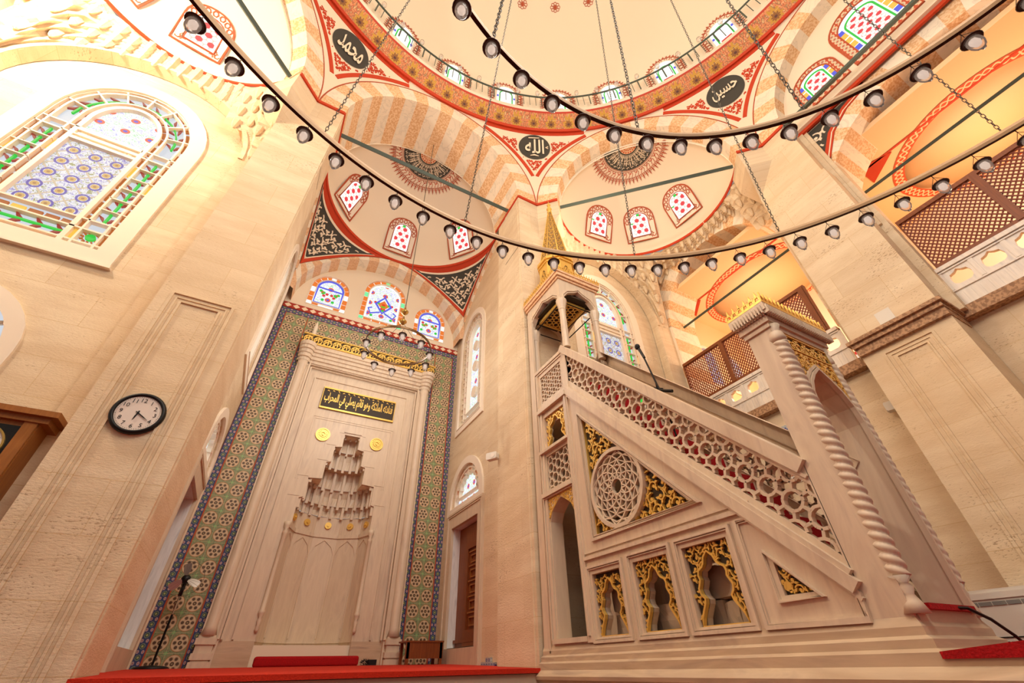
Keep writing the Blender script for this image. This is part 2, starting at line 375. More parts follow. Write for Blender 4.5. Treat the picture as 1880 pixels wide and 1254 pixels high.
def scrolls(mb, mp, region, step, width, w0, w1, mat=None, seed=1, avoid=None, leaf=1.0):
    """rumi scrollwork: spirals with leaves, clipped to a region"""
    rnd = random.Random(seed); xs = [p[0] for p in region]; ys = [p[1] for p in region]
    ok = lambda p: inpoly(p[0], p[1], region) and not (avoid and avoid(p[0], p[1]))
    def stroke(P, wd):
        run = []
        for p in P+[None]:
            if p is not None and ok(p): run.append(p)
            else:
                if len(run) > 1: mb.bar(mp, [(q[0], q[1]) for q in run], wd, w0, w1, mat)
                run = []
    j = 0; y = min(ys)+step*.3
    while y < max(ys):
        i = 0; x = min(xs)+step*(.3+.5*(j % 2))
        while x < max(xs):
            h = 1 if (i+j) % 2 else -1; a0 = rnd.uniform(-.5, .5)+(pi/2 if j % 2 else 0); P = []
            for k in range(15):
                t = k/14; r = step*(.52-.38*t); a = a0+h*t*4.6; P.append((x+r*cos(a), y+r*sin(a)))
            stroke(P, width)
            for k in (3, 7, 11):
                p, q = P[k], P[k+1]; d = atan2(q[1]-p[1], q[0]-p[0])+h*(-.9); L = step*.34*leaf
                tip = (p[0]+L*cos(d), p[1]+L*sin(d)); md = ((p[0]+tip[0])/2, (p[1]+tip[1])/2)
                if ok(tip) and ok(p): mb.bar(mp, [(*p, .4), (*md, 2.0), (*tip, .15)], width, w0, w1, mat)
            if ok((x, y)): mb.disc(mp, (x, y), width*1.3, w0, w1, 6, mat)
            x += step; i += 1
        y += step*.92; j += 1
def girih(mb, mp, region, a, width, w0, w1, mat=None, rot=0, avoid=None):
    """interlaced pierced lattice of twelve-sided rings and bars"""
    xs = [p[0] for p in region]; ys = [p[1] for p in region]; ok = lambda p: inpoly(p[0], p[1], region) and not (avoid and avoid(*p))
    def seg(p, q):
        N = 4; pts = [(p[0]+(q[0]-p[0])*k/N, p[1]+(q[1]-p[1])*k/N) for k in range(N+1)]; run = []
        for t in pts+[None]:
            if t is not None and ok(t): run.append(t)
            else:
                if len(run) > 1: mb.bar(mp, [run[0], run[-1]], width, w0, w1, mat)
                run = []
    j = 0; y = min(ys)-a
    while y < max(ys)+a:
        x = min(xs)-a+(a/2 if j % 2 else 0)
        while x < max(xs)+a:
            r = a*.36; c = [(x+r*cos(pi/6*k+rot), y+r*sin(pi/6*k+rot)) for k in range(12)]
            for k in range(12): seg(c[k], c[(k+1) % 12])
            for k in range(3):
                an = pi/3*k; d = (cos(an), sin(an))
                seg((x+d[0]*r*.97, y+d[1]*r*.97), (x+d[0]*(a-r*.97), y+d[1]*(a-r*.97)))

            x += a
        y += a*.866; j += 1
# ------------------------------------------------------------------ Arabic lettering (contextual forms, built as meshes)
AR = {'ع': ('FEC9', 'FECA', 'FECB', 'FECC'), 'ا': ('FE8D', 'FE8E', None, None), 'ل': ('FEDD', 'FEDE', 'FEDF', 'FEE0'), 'ه': ('FEE9', 'FEEA', 'FEEB', 'FEEC'), 'م': ('FEE1', 'FEE2', 'FEE3', 'FEE4'),
      'ح': ('FEA1', 'FEA2', 'FEA3', 'FEA4'), 'د': ('FEA9', 'FEAA', None, None), 'س': ('FEB1', 'FEB2', 'FEB3', 'FEB4'), 'ي': ('FEF1', 'FEF2', 'FEF3', 'FEF4'),
      'ن': ('FEE5', 'FEE6', 'FEE7', 'FEE8'), 'ف': ('FED1', 'FED2', 'FED3', 'FED4'), 'ت': ('FE95', 'FE96', 'FE97', 'FE98'), 'ئ': ('FE89', 'FE8A', 'FE8B', 'FE8C'),
      'ك': ('FED9', 'FEDA', 'FEDB', 'FEDC'), 'ة': ('FE93', 'FE94', None, None), 'و': ('FEED', 'FEEE', None, None), 'ق': ('FED5', 'FED6', 'FED7', 'FED8'),
      'ص': ('FEB9', 'FEBA', 'FEBB', 'FEBC'), 'ر': ('FEAD', 'FEAE', None, None), 'ب': ('FE8F', 'FE90', 'FE91', 'FE92')}
def shape_ar(t):
    out = []
    for i, ch in enumerate(t):
        if ch not in AR: out.append(ch); continue
        prev = i > 0 and t[i-1] in AR and AR[t[i-1]][2] is not None; f = AR[ch]
        nxt = i < len(t)-1 and t[i+1] in AR and f[2] is not None
        k = 3 if prev and nxt else 1 if prev else 2 if nxt else 0
        out.append(chr(int(f[k] or f[1 if prev else 0], 16)))
    return ''.join(reversed(out))
def text(mb, mp, s, cx, cy, w, h, w0, w1, mat=None, bold=0.0, warp=None):
    c = bpy.data.curves.new('lettering', 'FONT'); c.body = s; c.resolution_u = 2; c.offset = bold
    o = bpy.data.objects.new('lettering', c); COL.objects.link(o)
    dg = bpy.context.evaluated_depsgraph_get(); me = bpy.data.meshes.new_from_object(o.evaluated_get(dg))
    bpy.data.objects.remove(o)
    if not me.vertices: return
    xs = [v.co.x for v in me.vertices]; ys = [v.co.y for v in me.vertices]; x0, x1, y0, y1 = min(xs), max(xs), min(ys), max(ys)
    sy = (h/max(y1-y0, 1e-4)) if h else 1; sx = w/max(x1-x0, 1e-4) if w else sy; sy = sy if h else sx
    P = [(cx+(v.co.x-(x0+x1)/2)*sx, cy+(v.co.y-(y0+y1)/2)*sy) for v in me.vertices]
    if warp: P = [warp(*p) for p in P]
    A = [mb.pt(mp, p[0], p[1], w1) for p in P]
    for f in me.polygons: mb.face(*[A[i] for i in f.vertices], mat=mat)
    bpy.data.meshes.remove(me)
# ------------------------------------------------------------------ octagon of arches and dome
CX, CY, AP, ZS = .964, -.983, 5.519, 8.05
def side(az):
    a = radians(az); n = (sin(a), cos(a)); t = (cos(a), -sin(a))
    return lambda u, v, w: (CX+n[0]*(AP-w)+t[0]*u, CY+n[1]*(AP-w)+t[1]*u, v)
def bigarch(az, depth, nv=21):
    mp = side(az); mb = MB()
    for k in range(nv):
        a0, a1 = pi*k/nv, pi*(k+1)/nv; mm = 0 if k % 2 == 0 else 1; S = 3
        for j in range(S):
            b0, b1 = a0+(a1-a0)*j/S, a0+(a1-a0)*(j+1)/S
            I = lambda b: (1.82*cos(b), ZS+1.95*sin(b)); O = lambda b: (2.29*cos(b), ZS+2.4*sin(b))
            q = [mb.pt(mp, *I(b0), 0), mb.pt(mp, *I(b1), 0), mb.pt(mp, *O(b1), 0), mb.pt(mp, *O(b0), 0)]; mb.face(*q, mat=mm)
            q = [mb.pt(mp, *I(b0), 0), mb.pt(mp, *I(b1), 0), mb.pt(mp, *I(b1), -depth), mb.pt(mp, *I(b0), -depth)]; mb.face(*q, mat=mm)
    I = [(1.81*cos(pi*k/48), ZS+(1.91 if depth > 1 else 1.80)*sin(pi*k/48)) for k in range(49)]; O = [(2.2*cos(pi*k/48), ZS+2.2*sin(pi*k/48)) for k in range(49)]
    for k in range(48): mb.face(*[mb.pt(mp, *p_, -depth+.001) for p_ in (I[k], I[k+1], O[k+1], O[k])], mat=1)
    t = struct('trim_1', mb, ['breccia', 'veined'])
    # thin painted line along the outer edge, red line at the springing
    l = MB(); l.bar(mp, [(2.27*cos(pi*k/48), ZS+2.38*sin(pi*k/48)) for k in range(49)], .02, .0, .008)
    l.build('painted_line', 'fine_red', t)
    return t
arches = {0: bigarch(0, 1.14), 45: bigarch(45, .32), -45: bigarch(-45, .32), 90: bigarch(90, .30), -90: bigarch(-90, .30)}
def rpend(z): return hypot(5.519, 2.29*sqrt(max(0, 1-((z-8.05)/2.4)**2)))
def pend(A):
    a0 = radians(A)
    def f(u, z, w):
        r = rpend(min(z, 10.45))-w; a = a0+u/5.65; return (CX+sin(a)*r, CY+cos(a)*r, z)
    return f
def uedge(z):
    r = rpend(z); return 5.65*(radians(22.5)-math.acos(min(1, 5.519/r)))
for A in (-67.5, -22.5, 22.5, 67.5, 112.5):
    mp = pend(A); mb = MB(); n = 16
    zs = [8.05+2.4*(1-(1-i/26)**1.7) for i in range(27)]
    rows = []
    for z in zs: e = uedge(z); rows.append([mb.pt(mp, -e+2*e*i/n, z, 0) for i in range(n+1)])
    for j in range(26):
        for i in range(n): mb.face(rows[j][i], rows[j][i+1], rows[j+1][i+1], rows[j+1][i])
    P = struct('ceiling', mb, 'cream_paint')
    if A in (-67.5, 112.5): continue
    red = MB(); m = .145
    L = [(-(uedge(z)-m-.0*z), z) for z in frange(9.08, 10.36, 24) if uedge(z) > m]
    Rr = [(-x, z) for x, z in L]
    top = [(x, 10.395) for x in frange(-1.25, 1.25, 24)]
    lim = lambda Q: [(max(-1.3, min(1.3, x)), z) for x, z in Q if abs(x) < 1.3]
    for Q in (lim(L), lim(Rr), top): red.bar(mp, Q, .075, 0, .012)
    red.build('painted_red_border', 'red_paint', P)
    reg = [(-(uedge(z)-.25), z) for z in frange(9.2, 10.33, 18) if uedge(z) > .27 and uedge(z)-.25 < 1.05]
    reg = reg+[(-x, z) for x, z in reversed(reg)]
    ar = MB(); scrolls(ar, mp, reg, .10, .017, 0, .01, seed=3, avoid=lambda x, z: (x/.43)**2+((z-9.98)/.40)**2 < 1)
    ar.build('painted_scrollwork', 'red_paint', P)
    md = MB(); md.grid(lambda u, v, w: mp(.385*v*cos(u), 9.98+.36*v*sin(u), w), frange(0, 2*pi, 44), frange(0.001, 1, 7), .014)
    # inner strips so the disc follows the curved surface
    R = md.build('roundel', 'dark_paint', P)
    tx = MB()
    if A == 22.5:
        text(tx, mp, shape_ar('الله'), .0, 9.98, .46, .42, 0, .04, bold=.015)
        tx.bar(mp, [(-.15, 10.22, 1), (.12, 10.24, .6)], .02, .03, .04)
        tx.bar(mp, [(-.1, 9.70, .3), (0, 9.73, 1.2), (.1, 9.70, .3)], .03, .03, .04); tx.bar(mp, [(.33, 10.0), (.27, 9.97), (.33, 9.94)], .018, .03, .04)
    elif A < 0: text(tx, mp, shape_ar('محمد'), 0, 9.97, .52, .38, 0, .04, bold=.015)
    else: text(tx, mp, shape_ar('حسين'), 0, 9.99, .54, .34, 0, .04, bold=.015)
    tx.build('lettering', 'cream_paint', R)
# red springing bands on the pier tops, cornice band, dome
def ringmesh(prof, nseg=144, a0=-100, a1=190, uvs=None):
    mb = MB(); rows = []
    for j, (r, z) in enumerate(prof):
        rows.append([mb.pt(ID, CX+sin(radians(a0+(a1-a0)*i/nseg))*r, CY+cos(radians(a0+(a1-a0)*i/nseg))*r, z, (i*(a1-a0)/nseg*.35, j/(len(prof)-1))) for i in range(nseg+1)])
    for j in range(len(prof)-1):
        for i in range(nseg): mb.face(rows[j][i], rows[j][i+1], rows[j+1][i+1], rows[j+1][i])
    return mb
g = struct('trim_2', ringmesh([(5.47, 10.43), (5.40, 10.50), (5.33, 10.57), (5.16, 10.76)]), 'floral')
ringmesh([(5.52, 10.44), (5.465, 10.405), (5.43, 10.45)]).build('painted_red_line', 'red_paint', g)
ringmesh([(5.16, 10.76), (5.12, 10.79), (5.12, 10.82), (5.4, 10.82)]).build('ledge', 'plaster', g)
def dome(az, el, w): r = 5.3-w; a, e = radians(az), radians(el); return (CX+sin(a)*cos(e)*r, CY+cos(a)*cos(e)*r, 10.6+sin(e)*r)
mb = MB(); mb.grid(dome, frange(-180, 180, 96), frange(0, 90, 28)); D = struct('ceiling', mb, 'plaster', smooth=True)
for k in range(-2, 7):
    A = -.3+14.7*k; mp = lambda u, v, w, A=A: dome(A+u, v, w)
    wd = MB(); wd.slab(mp, arch(0, 3.05, 2.2, 9.6, 3.4, 12), (), 0, .03); o = struct('window_1', wd, 'white_plaster')
    gl = MB(); gl.slab(mp, arch(0, 2.55, 2.6, 9.6, 2.8, 12), (), .03, .045); G = gl.build('glass', 'glass_white', o)
    c = MB(); c.slab(mp, arch(0, 1.25, 2.6, 6.6, 1.5, 8), (), .045, .055, 0)
    for s in (-1, 1):
        c.bar(mp, [(s*1.75, 2.6), (s*1.75, 8.8)]+([] if s < 0 else []), .32, .045, .055, 1); c.slab(mp, rect(s*2.3-.25, s*2.3+.25, 7.2, 8.0), (), .045, .06, 2); c.slab(mp, rect(s*2.3-.25, s*2.3+.25, 3.0, 3.8), (), .045, .06, 2)
    c.bar(mp, [(1.75*cos(pi*i/10), 8.8+1.75*sin(pi*i/10)) for i in range(11)], .28, .045, .055, 1)
    c.build('coloured_panes', ['glass_red', 'glass_green', 'glass_blue'], o)
    h = MB(); h.bar(mp, [(-4.3, 2.4), (-4.3, 9.2)]+[(4.3*cos(pi-pi*i/16), 9.6+4.4*sin(pi*i/16)) for i in range(17)]+[(4.3, 9.2), (4.3, 2.4)], .18, 0, .012)
    P = [(-3.75, 2.4+i*1.2) for i in range(6)]+[(4.0*cos(pi-pi*i/9), 9.6+3.95*sin(pi*i/9)) for i in range(10)]+[(3.75, 8.4-i*1.2) for i in range(6)]
    for x, y in P: h.bar(mp, [(x+.5*cos(2*pi*q/8), y+.55*sin(2*pi*q/8)) for q in range(8)], .13, 0, .012, closed=True)
    P = [(-4.3, 2.8+i*.85, -1, 0) for i in range(8)]+[(4.3*cos(pi-pi*i/16), 9.6+4.4*sin(pi*i/16), cos(pi-pi*i/16), sin(pi*i/16)) for i in range(17)]+[(4.3, 8.9-i*.85, 1, 0) for i in range(8)]
    for x, y, dx, dy in P: h.bar(mp, [(x, y, 1), (x+dx*.75, y+dy*.75, .2)], .3, 0, .012); h.bar(mp, [(x+dx*.4-dy*.28, y+dy*.4+dx*.28, .5), (x+dx*.3, y+dy*.3, 1), (x+dx*.4+dy*.28, y+dy*.4-dx*.28, .5)], .12, 0, .012)
    h.build('painted_halo', 'fine_red', o)
for A in (4, 17, 30, 43, 56):
    f = MB(); mp = lambda u, v, w, A=A: dome(A+u*1.35, 42+v, w)
    for k in range(8): f.bar(mp, [(1.0*cos(pi/4*k)+.42*cos(2*pi*q/8), 1.0*sin(pi/4*k)+.42*sin(2*pi*q/8)) for q in range(8)], .13, 0, .012, closed=True)
    f.disc(mp, (0, 0), .5, 0, .012, 10); f.build('painted_rosette', 'fine_red', D)
# gallery railing round the foot of the dome
t = thing('dome_railing', 'green iron railing with thin balusters running round the foot of the dome', 'railing')
mb = MB(); RP = [(CX+sin(radians(a))*5.06, CY+cos(radians(a))*5.06, 11.3) for a in frange(-50, 110, 120)]; mb.tube(RP, .022, 6); mb.build('handrail', 'green_iron', t)
mb = MB()
for i in range(96): a = radians(-50+160*i/95); mb.tube([(CX+sin(a)*5.06, CY+cos(a)*5.06, 10.82), (CX+sin(a)*5.06, CY+cos(a)*5.06, 11.3)], .008 if i % 4 else .016, 4)
mb.build('balusters', 'green_iron', t)
bulb = None
for i in range(18):
    a = radians(-22+96*i/17); p = (CX+sin(a)*5.06, CY+cos(a)*5.06, 11.32)
    mb = MB(); mb.lathe(p, [(.012, 0), (.012, .1), (.03, .12)], 8); mb.build('lamp_holder', 'white_plastic', t)
    mb = MB(); mb.lathe(p, [(.03, .12), (.055, .17), (.05, .23), (0, .26)], 10); mb.build('lamp_globe', 'clear_glass', t, True)
# ------------------------------------------------------------------ half domes
def sph(c, R, az0):
    def f(az, el, w): r = R-w; a, e = radians(az0+az), radians(el); return (c[0]+sin(a)*cos(e)*r, c[1]+cos(a)*cos(e)*r, c[2]+sin(e)*r)
    return f
def semiwin(mp, az, e0, e1, hw, R, n):
    k = degs = 180/pi/R; f = lambda u, v, w: mp(az+u*k/max(.3, cos(radians(e0+v*k))), e0+v*k, w); H = (e1-e0)/k
    A = arch(0, hw, 0, H-hw, hw, 12); fr = MB()
    out = [(-hw, 0), (hw, 0)]+A[2:]; inn = arch(0, hw*.62, hw*.42, H-hw, hw*.58, 12)
    fr.bar(f, [(x*.81, (y*.86+.13*H*.5) if y < H*.5 else (y-H+hw)*.8+H-hw) for x, y in A], hw*.34, 0, .02, closed=True)
    fr.bar(f, A, .03, 0, .024, 1, closed=True); fr.bar(f, inn, .02, 0, .026, 1, closed=True)
    o = struct('window_%d' % n, fr, ['white_plaster', 'fine_red'])
    # painted motif frame
    ob = MB(); P = [(-hw*.81, y) for y in frange(H*.12, H-hw, 5)]+[(hw*.81*cos(pi-pi*i/8), H-hw+hw*.81*sin(pi*i/8)) for i in range(1, 8)]+[(hw*.81, y) for y in frange(H-hw, H*.12, 5)]+[(x, hw*.2) for x in frange(-hw*.55, hw*.55, 3)]
    for i, (x, y) in enumerate(P): ob.bar(f, [(x+.042*cos(2*pi*q/6), y+.05*sin(2*pi*q/6)) for q in range(6)], .02, .02, .03, closed=True)
    ob.build('painted_motifs', 'fine_red', o)
    gl = MB(); gl.slab(f, inn, (), .0, .012, uvs=lambda u, v: (u*11+.5, v*11+.3)); gl.build('glass', 'star_glass', o)
    w = MB(); w.bar(f, [(x*.86, y*1.0 if y > hw else y*.9+.04) for x, y in inn], .05, .012, .02, closed=True); w.build('glass_margin', 'glass_white', o)
    gg = MB()
    for x, y in ((-hw*.52, H*.55), (hw*.52, H*.45), (0, H-hw*.55)): gg.slab(f, rect(x-.035, x+.035, y-.03, y+.03), (), .012, .026)
    gg.build('green_pane', 'glass_green', o)
def polemedal(mp, R, span, parent):
    """half roundel with radial lettering painted at the crown of a half dome"""
    def g(x, y, w):
        r = hypot(x, y); th = r/R; a = atan2(x, y); p, q, z = sin(a)*sin(th), cos(a)*sin(th), cos(th)
        return mp(math.degrees(atan2(p, q)), math.degrees(math.asin(z)), w)
    pol = lambda a, r: (r*sin(radians(a)), r*cos(radians(a)))
    f = lambda u, v, w: g(*pol(u, v), w)
    us = frange(-90, 90, 48)
    d = MB(); d.grid(f, us, [.20, .3, .4, .5, .6], .010); r = d.build('half_roundel', 'dark_paint', parent)
    d = MB(); d.grid(f, us, [.02, .1, .20], .012); d.build('centre', 'breccia_pale', r)
    s = MB()
    for i in range(9): s.disc(g, pol(-80+20*i, .17), .018, .012, .016, 6)
    for i in range(7): s.disc(g, pol(-75+25*i, .11), .014, .012, .016, 6)
    for i in range(15): s.disc(g, pol(-84+12*i, .70), .018, 0, .012, 5)
    s.build('red_dots', 'red_paint', r)
    t = MB()
    for i in range(27): a = -84+6.5*i; t.bar(g, [(*pol(a, .23), 1), (*pol(a+(2 if i % 3 else -3), .50), .7)], .010, .010, .018)
    for k, (rr, ph) in enumerate(((.27, 0), (.36, 5), (.53, 2))):
        for i in range(15): a = -84+12*i+ph*.8; t.bar(g, [(*pol(a, rr), .4), (*pol(a+3, rr+.035), 1.2), (*pol(a+6, rr-.005), 1.4), (*pol(min(88, a+9), rr+.025), .4)], .012, .010, .018)
    text(t, g, shape_ar('قل هو الله احد الله الصمد لم يلد ولم يولد'), 0, 0, 150, .17, 0, .019, warp=lambda x, y: pol(x, .44+y))
    t.build('lettering', 'cream_paint', r)
    o = MB()
    for rr in (.61, .645, .80): o.grid(f, us, [rr, rr+.012], .012)
    for i in range(30):
        a = -87+6*i; o.bar(g, [(*pol(a-1.3, .66), 1), (*pol(a+1.3, .72), .6), (*pol(a-1.3, .79), 1)], .014, .0, .012)
        o.bar(g, [(*pol(a, .82), 1.6), (*pol(a, .96), .2)], .018, 0, .012); o.bar(g, [pol(a-1.6, .87), pol(a+1.6, .87)], .014, 0, .012); o.bar(g, [pol(a-1.2, .91), pol(a+1.2, .91)], .010, 0, .012)
        o.bar(g, [(*pol(a+3, .82), 1.4), (*pol(a+3, .88), .3)], .014, 0, .012)
    o.build('painted_fringe', 'fine_red', r)
def semidome(c, R, az0, wins, e0, e1, hw, medal=True, elbase=0):
    mp = sph(c, R, az0); mb = MB(); mb.grid(mp, frange(-90, 90, 48), frange(elbase, 90, 20)); o = struct('ceiling', mb, 'plaster', smooth=True)
    rd = MB(); rd.bar(mp, [(a, 1.0) for a in frange(-90, 90, 48)], 2.0, 0, .02); rd.build('painted_red_line', 'red_paint', o)
    for i, a in enumerate(wins): semiwin(mp, a, e0, e1, hw, R, 2)
    if medal: polemedal(mp, R, 20, o)
    return o
semidome((.964, 5.67, ZS+.02), 1.93, 0, (-52, 0, 52), 7.5, 38.5, .36)
dd = .3*.7071
MX, MY = 4.8665+dd, 2.9195+dd
semidome((MX, MY, ZS), 1.86, 45, (-38, 0, 38), 13, 42.5, .37)
semidome((MIR-MX, MY, ZS), 1.86, -45, (-38, 0, 38), 13, 42.5, .37)
# ------------------------------------------------------------------ apse voussoirs, pendentives
def zcurve(d): return 7.0+1.1*(1-(min(1, d/1.93))**1.6)
pm = [MB() for _ in range(2)]
for sgn, mb in ((1, pm[0]), (-1, pm[1])):
    sx = lambda x, sgn=sgn: .964+sgn*(x-.964)
    def q(a, s, w, sgn=sgn):     # a 0..1 across from back wall to side wall, s 0..1 up
        z = 7.0+1.1*s; d = 1.93*(1-s)**(1/1.6); r = 1.93-d; cx = .964+d; cy = 5.67+d; an = a*pi/2
        x = cx+(r-w*.7)*sin(an)-w*.3; y = cy+(r-w*.7)*cos(an)-w*.3
        return (sx(x), y, z)
    mb.grid(q, frange(0, 1, 12), frange(0, 1, 14)); P = struct('ceiling', mb, 'dark_paint')
    r_ = MB(); r_.bar(q, [(.5-.5*min(1, (1-.04/max(.05, s*1.6))), s) for s in frange(.06, 1, 20)], .0, 0, .0) if 0 else None
    def strip(m, f0, f1, w, s0=.0, s1=1): rows = [[m.pt(q, f0(s), s, w), m.pt(q, f1(s), s, w)] for s in frange(s0, s1, 24)]; [m.face(rows[i][0], rows[i][1], rows[i+1][1], rows[i+1][0]) for i in range(24)]
    fr = lambda s, m: min(.5, m/max(.001, 1.93*(1-(1-s)**(1/1.6))*1.57))
    red = MB(); strip(red, lambda s: 0, lambda s: fr(s, .12), .012); strip(red, lambda s: 1, lambda s: 1-fr(s, .12), .012); red.grid(q, frange(0, 1, 16), [.93, 1.0], .012)
    red.build('painted_red_border', 'red_paint', P)
    cr = MB(); strip(cr, lambda s: fr(s, .12), lambda s: fr(s, .155), .012, .1, .93); strip(cr, lambda s: 1-fr(s, .12), lambda s: 1-fr(s, .155), .012, .1, .93); cr.grid(q, frange(.1, .9, 16), [.90, .93], .014)
    def q2(u, v, w): s = max(.001, min(1, v/1.5)); L = 1.93*(1-(1-s)**(1/1.6))*1.57; return q(.5+u/max(.02, L), s, w)
    reg = []
    for s in frange(.16, .87, 14): L = 1.93*(1-(1-s)**(1/1.6))*1.57; reg.append((-(L/2-.2), s*1.5))
    reg = reg+[(-x, v) for x, v in reversed(reg)]
    scrolls(cr, q2, reg, .19, .02, 0, .014, seed=5, leaf=.9); cr.build('painted_scrollwork', 'cream_paint', P)
def smallvous(name, mp, cx, cz, hw, rise, ohw, orise, n, depth, mats, w0=0, a0=0, a1=pi):
    mb = MB()
    for k in range(n):
        for j in range(2):
            b0, b1 = a0+(a1-a0)*(k+j/2)/n, a0+(a1-a0)*(k+(j+1)/2)/n; I = lambda b: (cx+hw*cos(b), cz+rise*sin(b)); O = lambda b: (cx+ohw*cos(b), cz+orise*sin(b))
            mb.face(*[mb.pt(mp, *p, w0) for p in (I(b0), I(b1), O(b1), O(b0))], mat=k % 2)
            mb.face(mb.pt(mp, *I(b0), w0), mb.pt(mp, *I(b1), w0), mb.pt(mp, *I(b1), w0-depth), mb.pt(mp, *I(b0), w0-depth), mat=k % 2)
    return struct(name, mb, mats)
# voussoir ring over the tympanum: outer edge follows the pendentive edge
mb = MB(); mp = PY(7.6); n = 25
for k in range(n):
    for j in range(2):
        b0, b1 = pi*(k+j/2)/n, pi*(k+(j+1)/2)/n
        I = lambda b: (.964+1.86*cos(b), 6.28+1.62*sin(b))
        def O(b):
            x = 1.97*cos(b); return (.964+x, max(6.3+2*sin(b)*.4, zcurve(abs(x))) if abs(cos(b)) < .985 else 6.35+(abs(sin(b))/.17)*.65)
        mb.face(*[mb.pt(mp, *p, 0) for p in (I(b0), I(b1), O(b1), O(b0))], mat=k % 2)
        mb.face(mb.pt(mp, *I(b0), 0), mb.pt(mp, *I(b1), 0), mb.pt(mp, *I(b1), -.4), mb.pt(mp, *I(b0), -.4), mat=k % 2)
struct('trim_3', mb, ['breccia_pale', 'veined'])
for sgn in (1, -1):    # side voussoirs, quarter arches against the side walls
    mb = MB(); xx = .964+sgn*1.93; mp = lambda u, v, w, xx=xx, sgn=sgn: (xx-sgn*w, u, v); n = 15
    for k in range(n):
        y0, y1 = 5.5+2.1*k/n, 5.5+2.1*(k+1)/n
        zz = lambda y: zcurve(max(0, y-5.67)); mm = k % 2
        mb.face(*[mb.pt(mp, a, b, 0) for a, b in ((y0, zz(y0)), (y1, zz(y1)), (y1-.02, zz(y1)-.17), (y0-.02, zz(y0)-.17))], mat=mm)
        mb.face(*[mb.pt(mp, a, b, c) for a, b, c in ((y1-.02, zz(y1)-.17, 0), (y0-.02, zz(y0)-.17, 0), (y0-.02, zz(y0)-.17, -.08), (y1-.02, zz(y1)-.17, -.08))], mat=mm)
    struct('trim_4', mb, ['breccia_pale', 'veined'])
# ------------------------------------------------------------------ floors and platform
mb = MB(); mb.box(-9, 11, -9, 8.4, -.25, -.17); struct('floor', mb, 'carpet_floor')
mb = MB(); mb.box(-.86, 2.79, 4.53, 8.3, -.17, -.045); mb.box(-.86, 2.79, 4.5, 4.56, -.17, -.055); struct('floor_apse', mb, 'niche_stone')
mb = MB(); zt = lambda y: -.012+.067*min(1, max(0, (y-4.5)/3.0))
for x0, x1, y0, y1 in ((-.855, 2.785, 4.47, 5.47), (-.995, 2.925, 5.475, 7.97)):
    mb.grid(ID, [x0, x1], frange(y0, y1, 6), lambda u, v: zt(v)); mb.box(x0, x1, y0, y0+.03, -.05, zt(y0)); 
o = mb.build('carpet', 'carpet'); tag(o, 'orange-red carpet covering the raised floor in front of the marble prayer niche', 'carpet')
# ------------------------------------------------------------------ walls
WT = .25
def wall(name, mp, outer, holes=(), th=WT, m='stone'):
    mb = MB(); mb.slab(mp, outer, holes, -th, 0); return struct(name, mb, m)
def molding_frame(mp, x0, x1, z0, z1, parent, m='stone', w=.02, d=.018, name='panel_moulding'):
    mb = MB()
    for k, (i, ww, dd_) in enumerate(((0, .03, d), (.05, .018, d*.6), (.10, .022, d))):
        mb.bar(mp, [(x0+i, z0), (x0+i, z1-i), (x1-i, z1-i), (x1-i, z0)], ww, 0, dd_)
    return mb.build(name, m, parent)
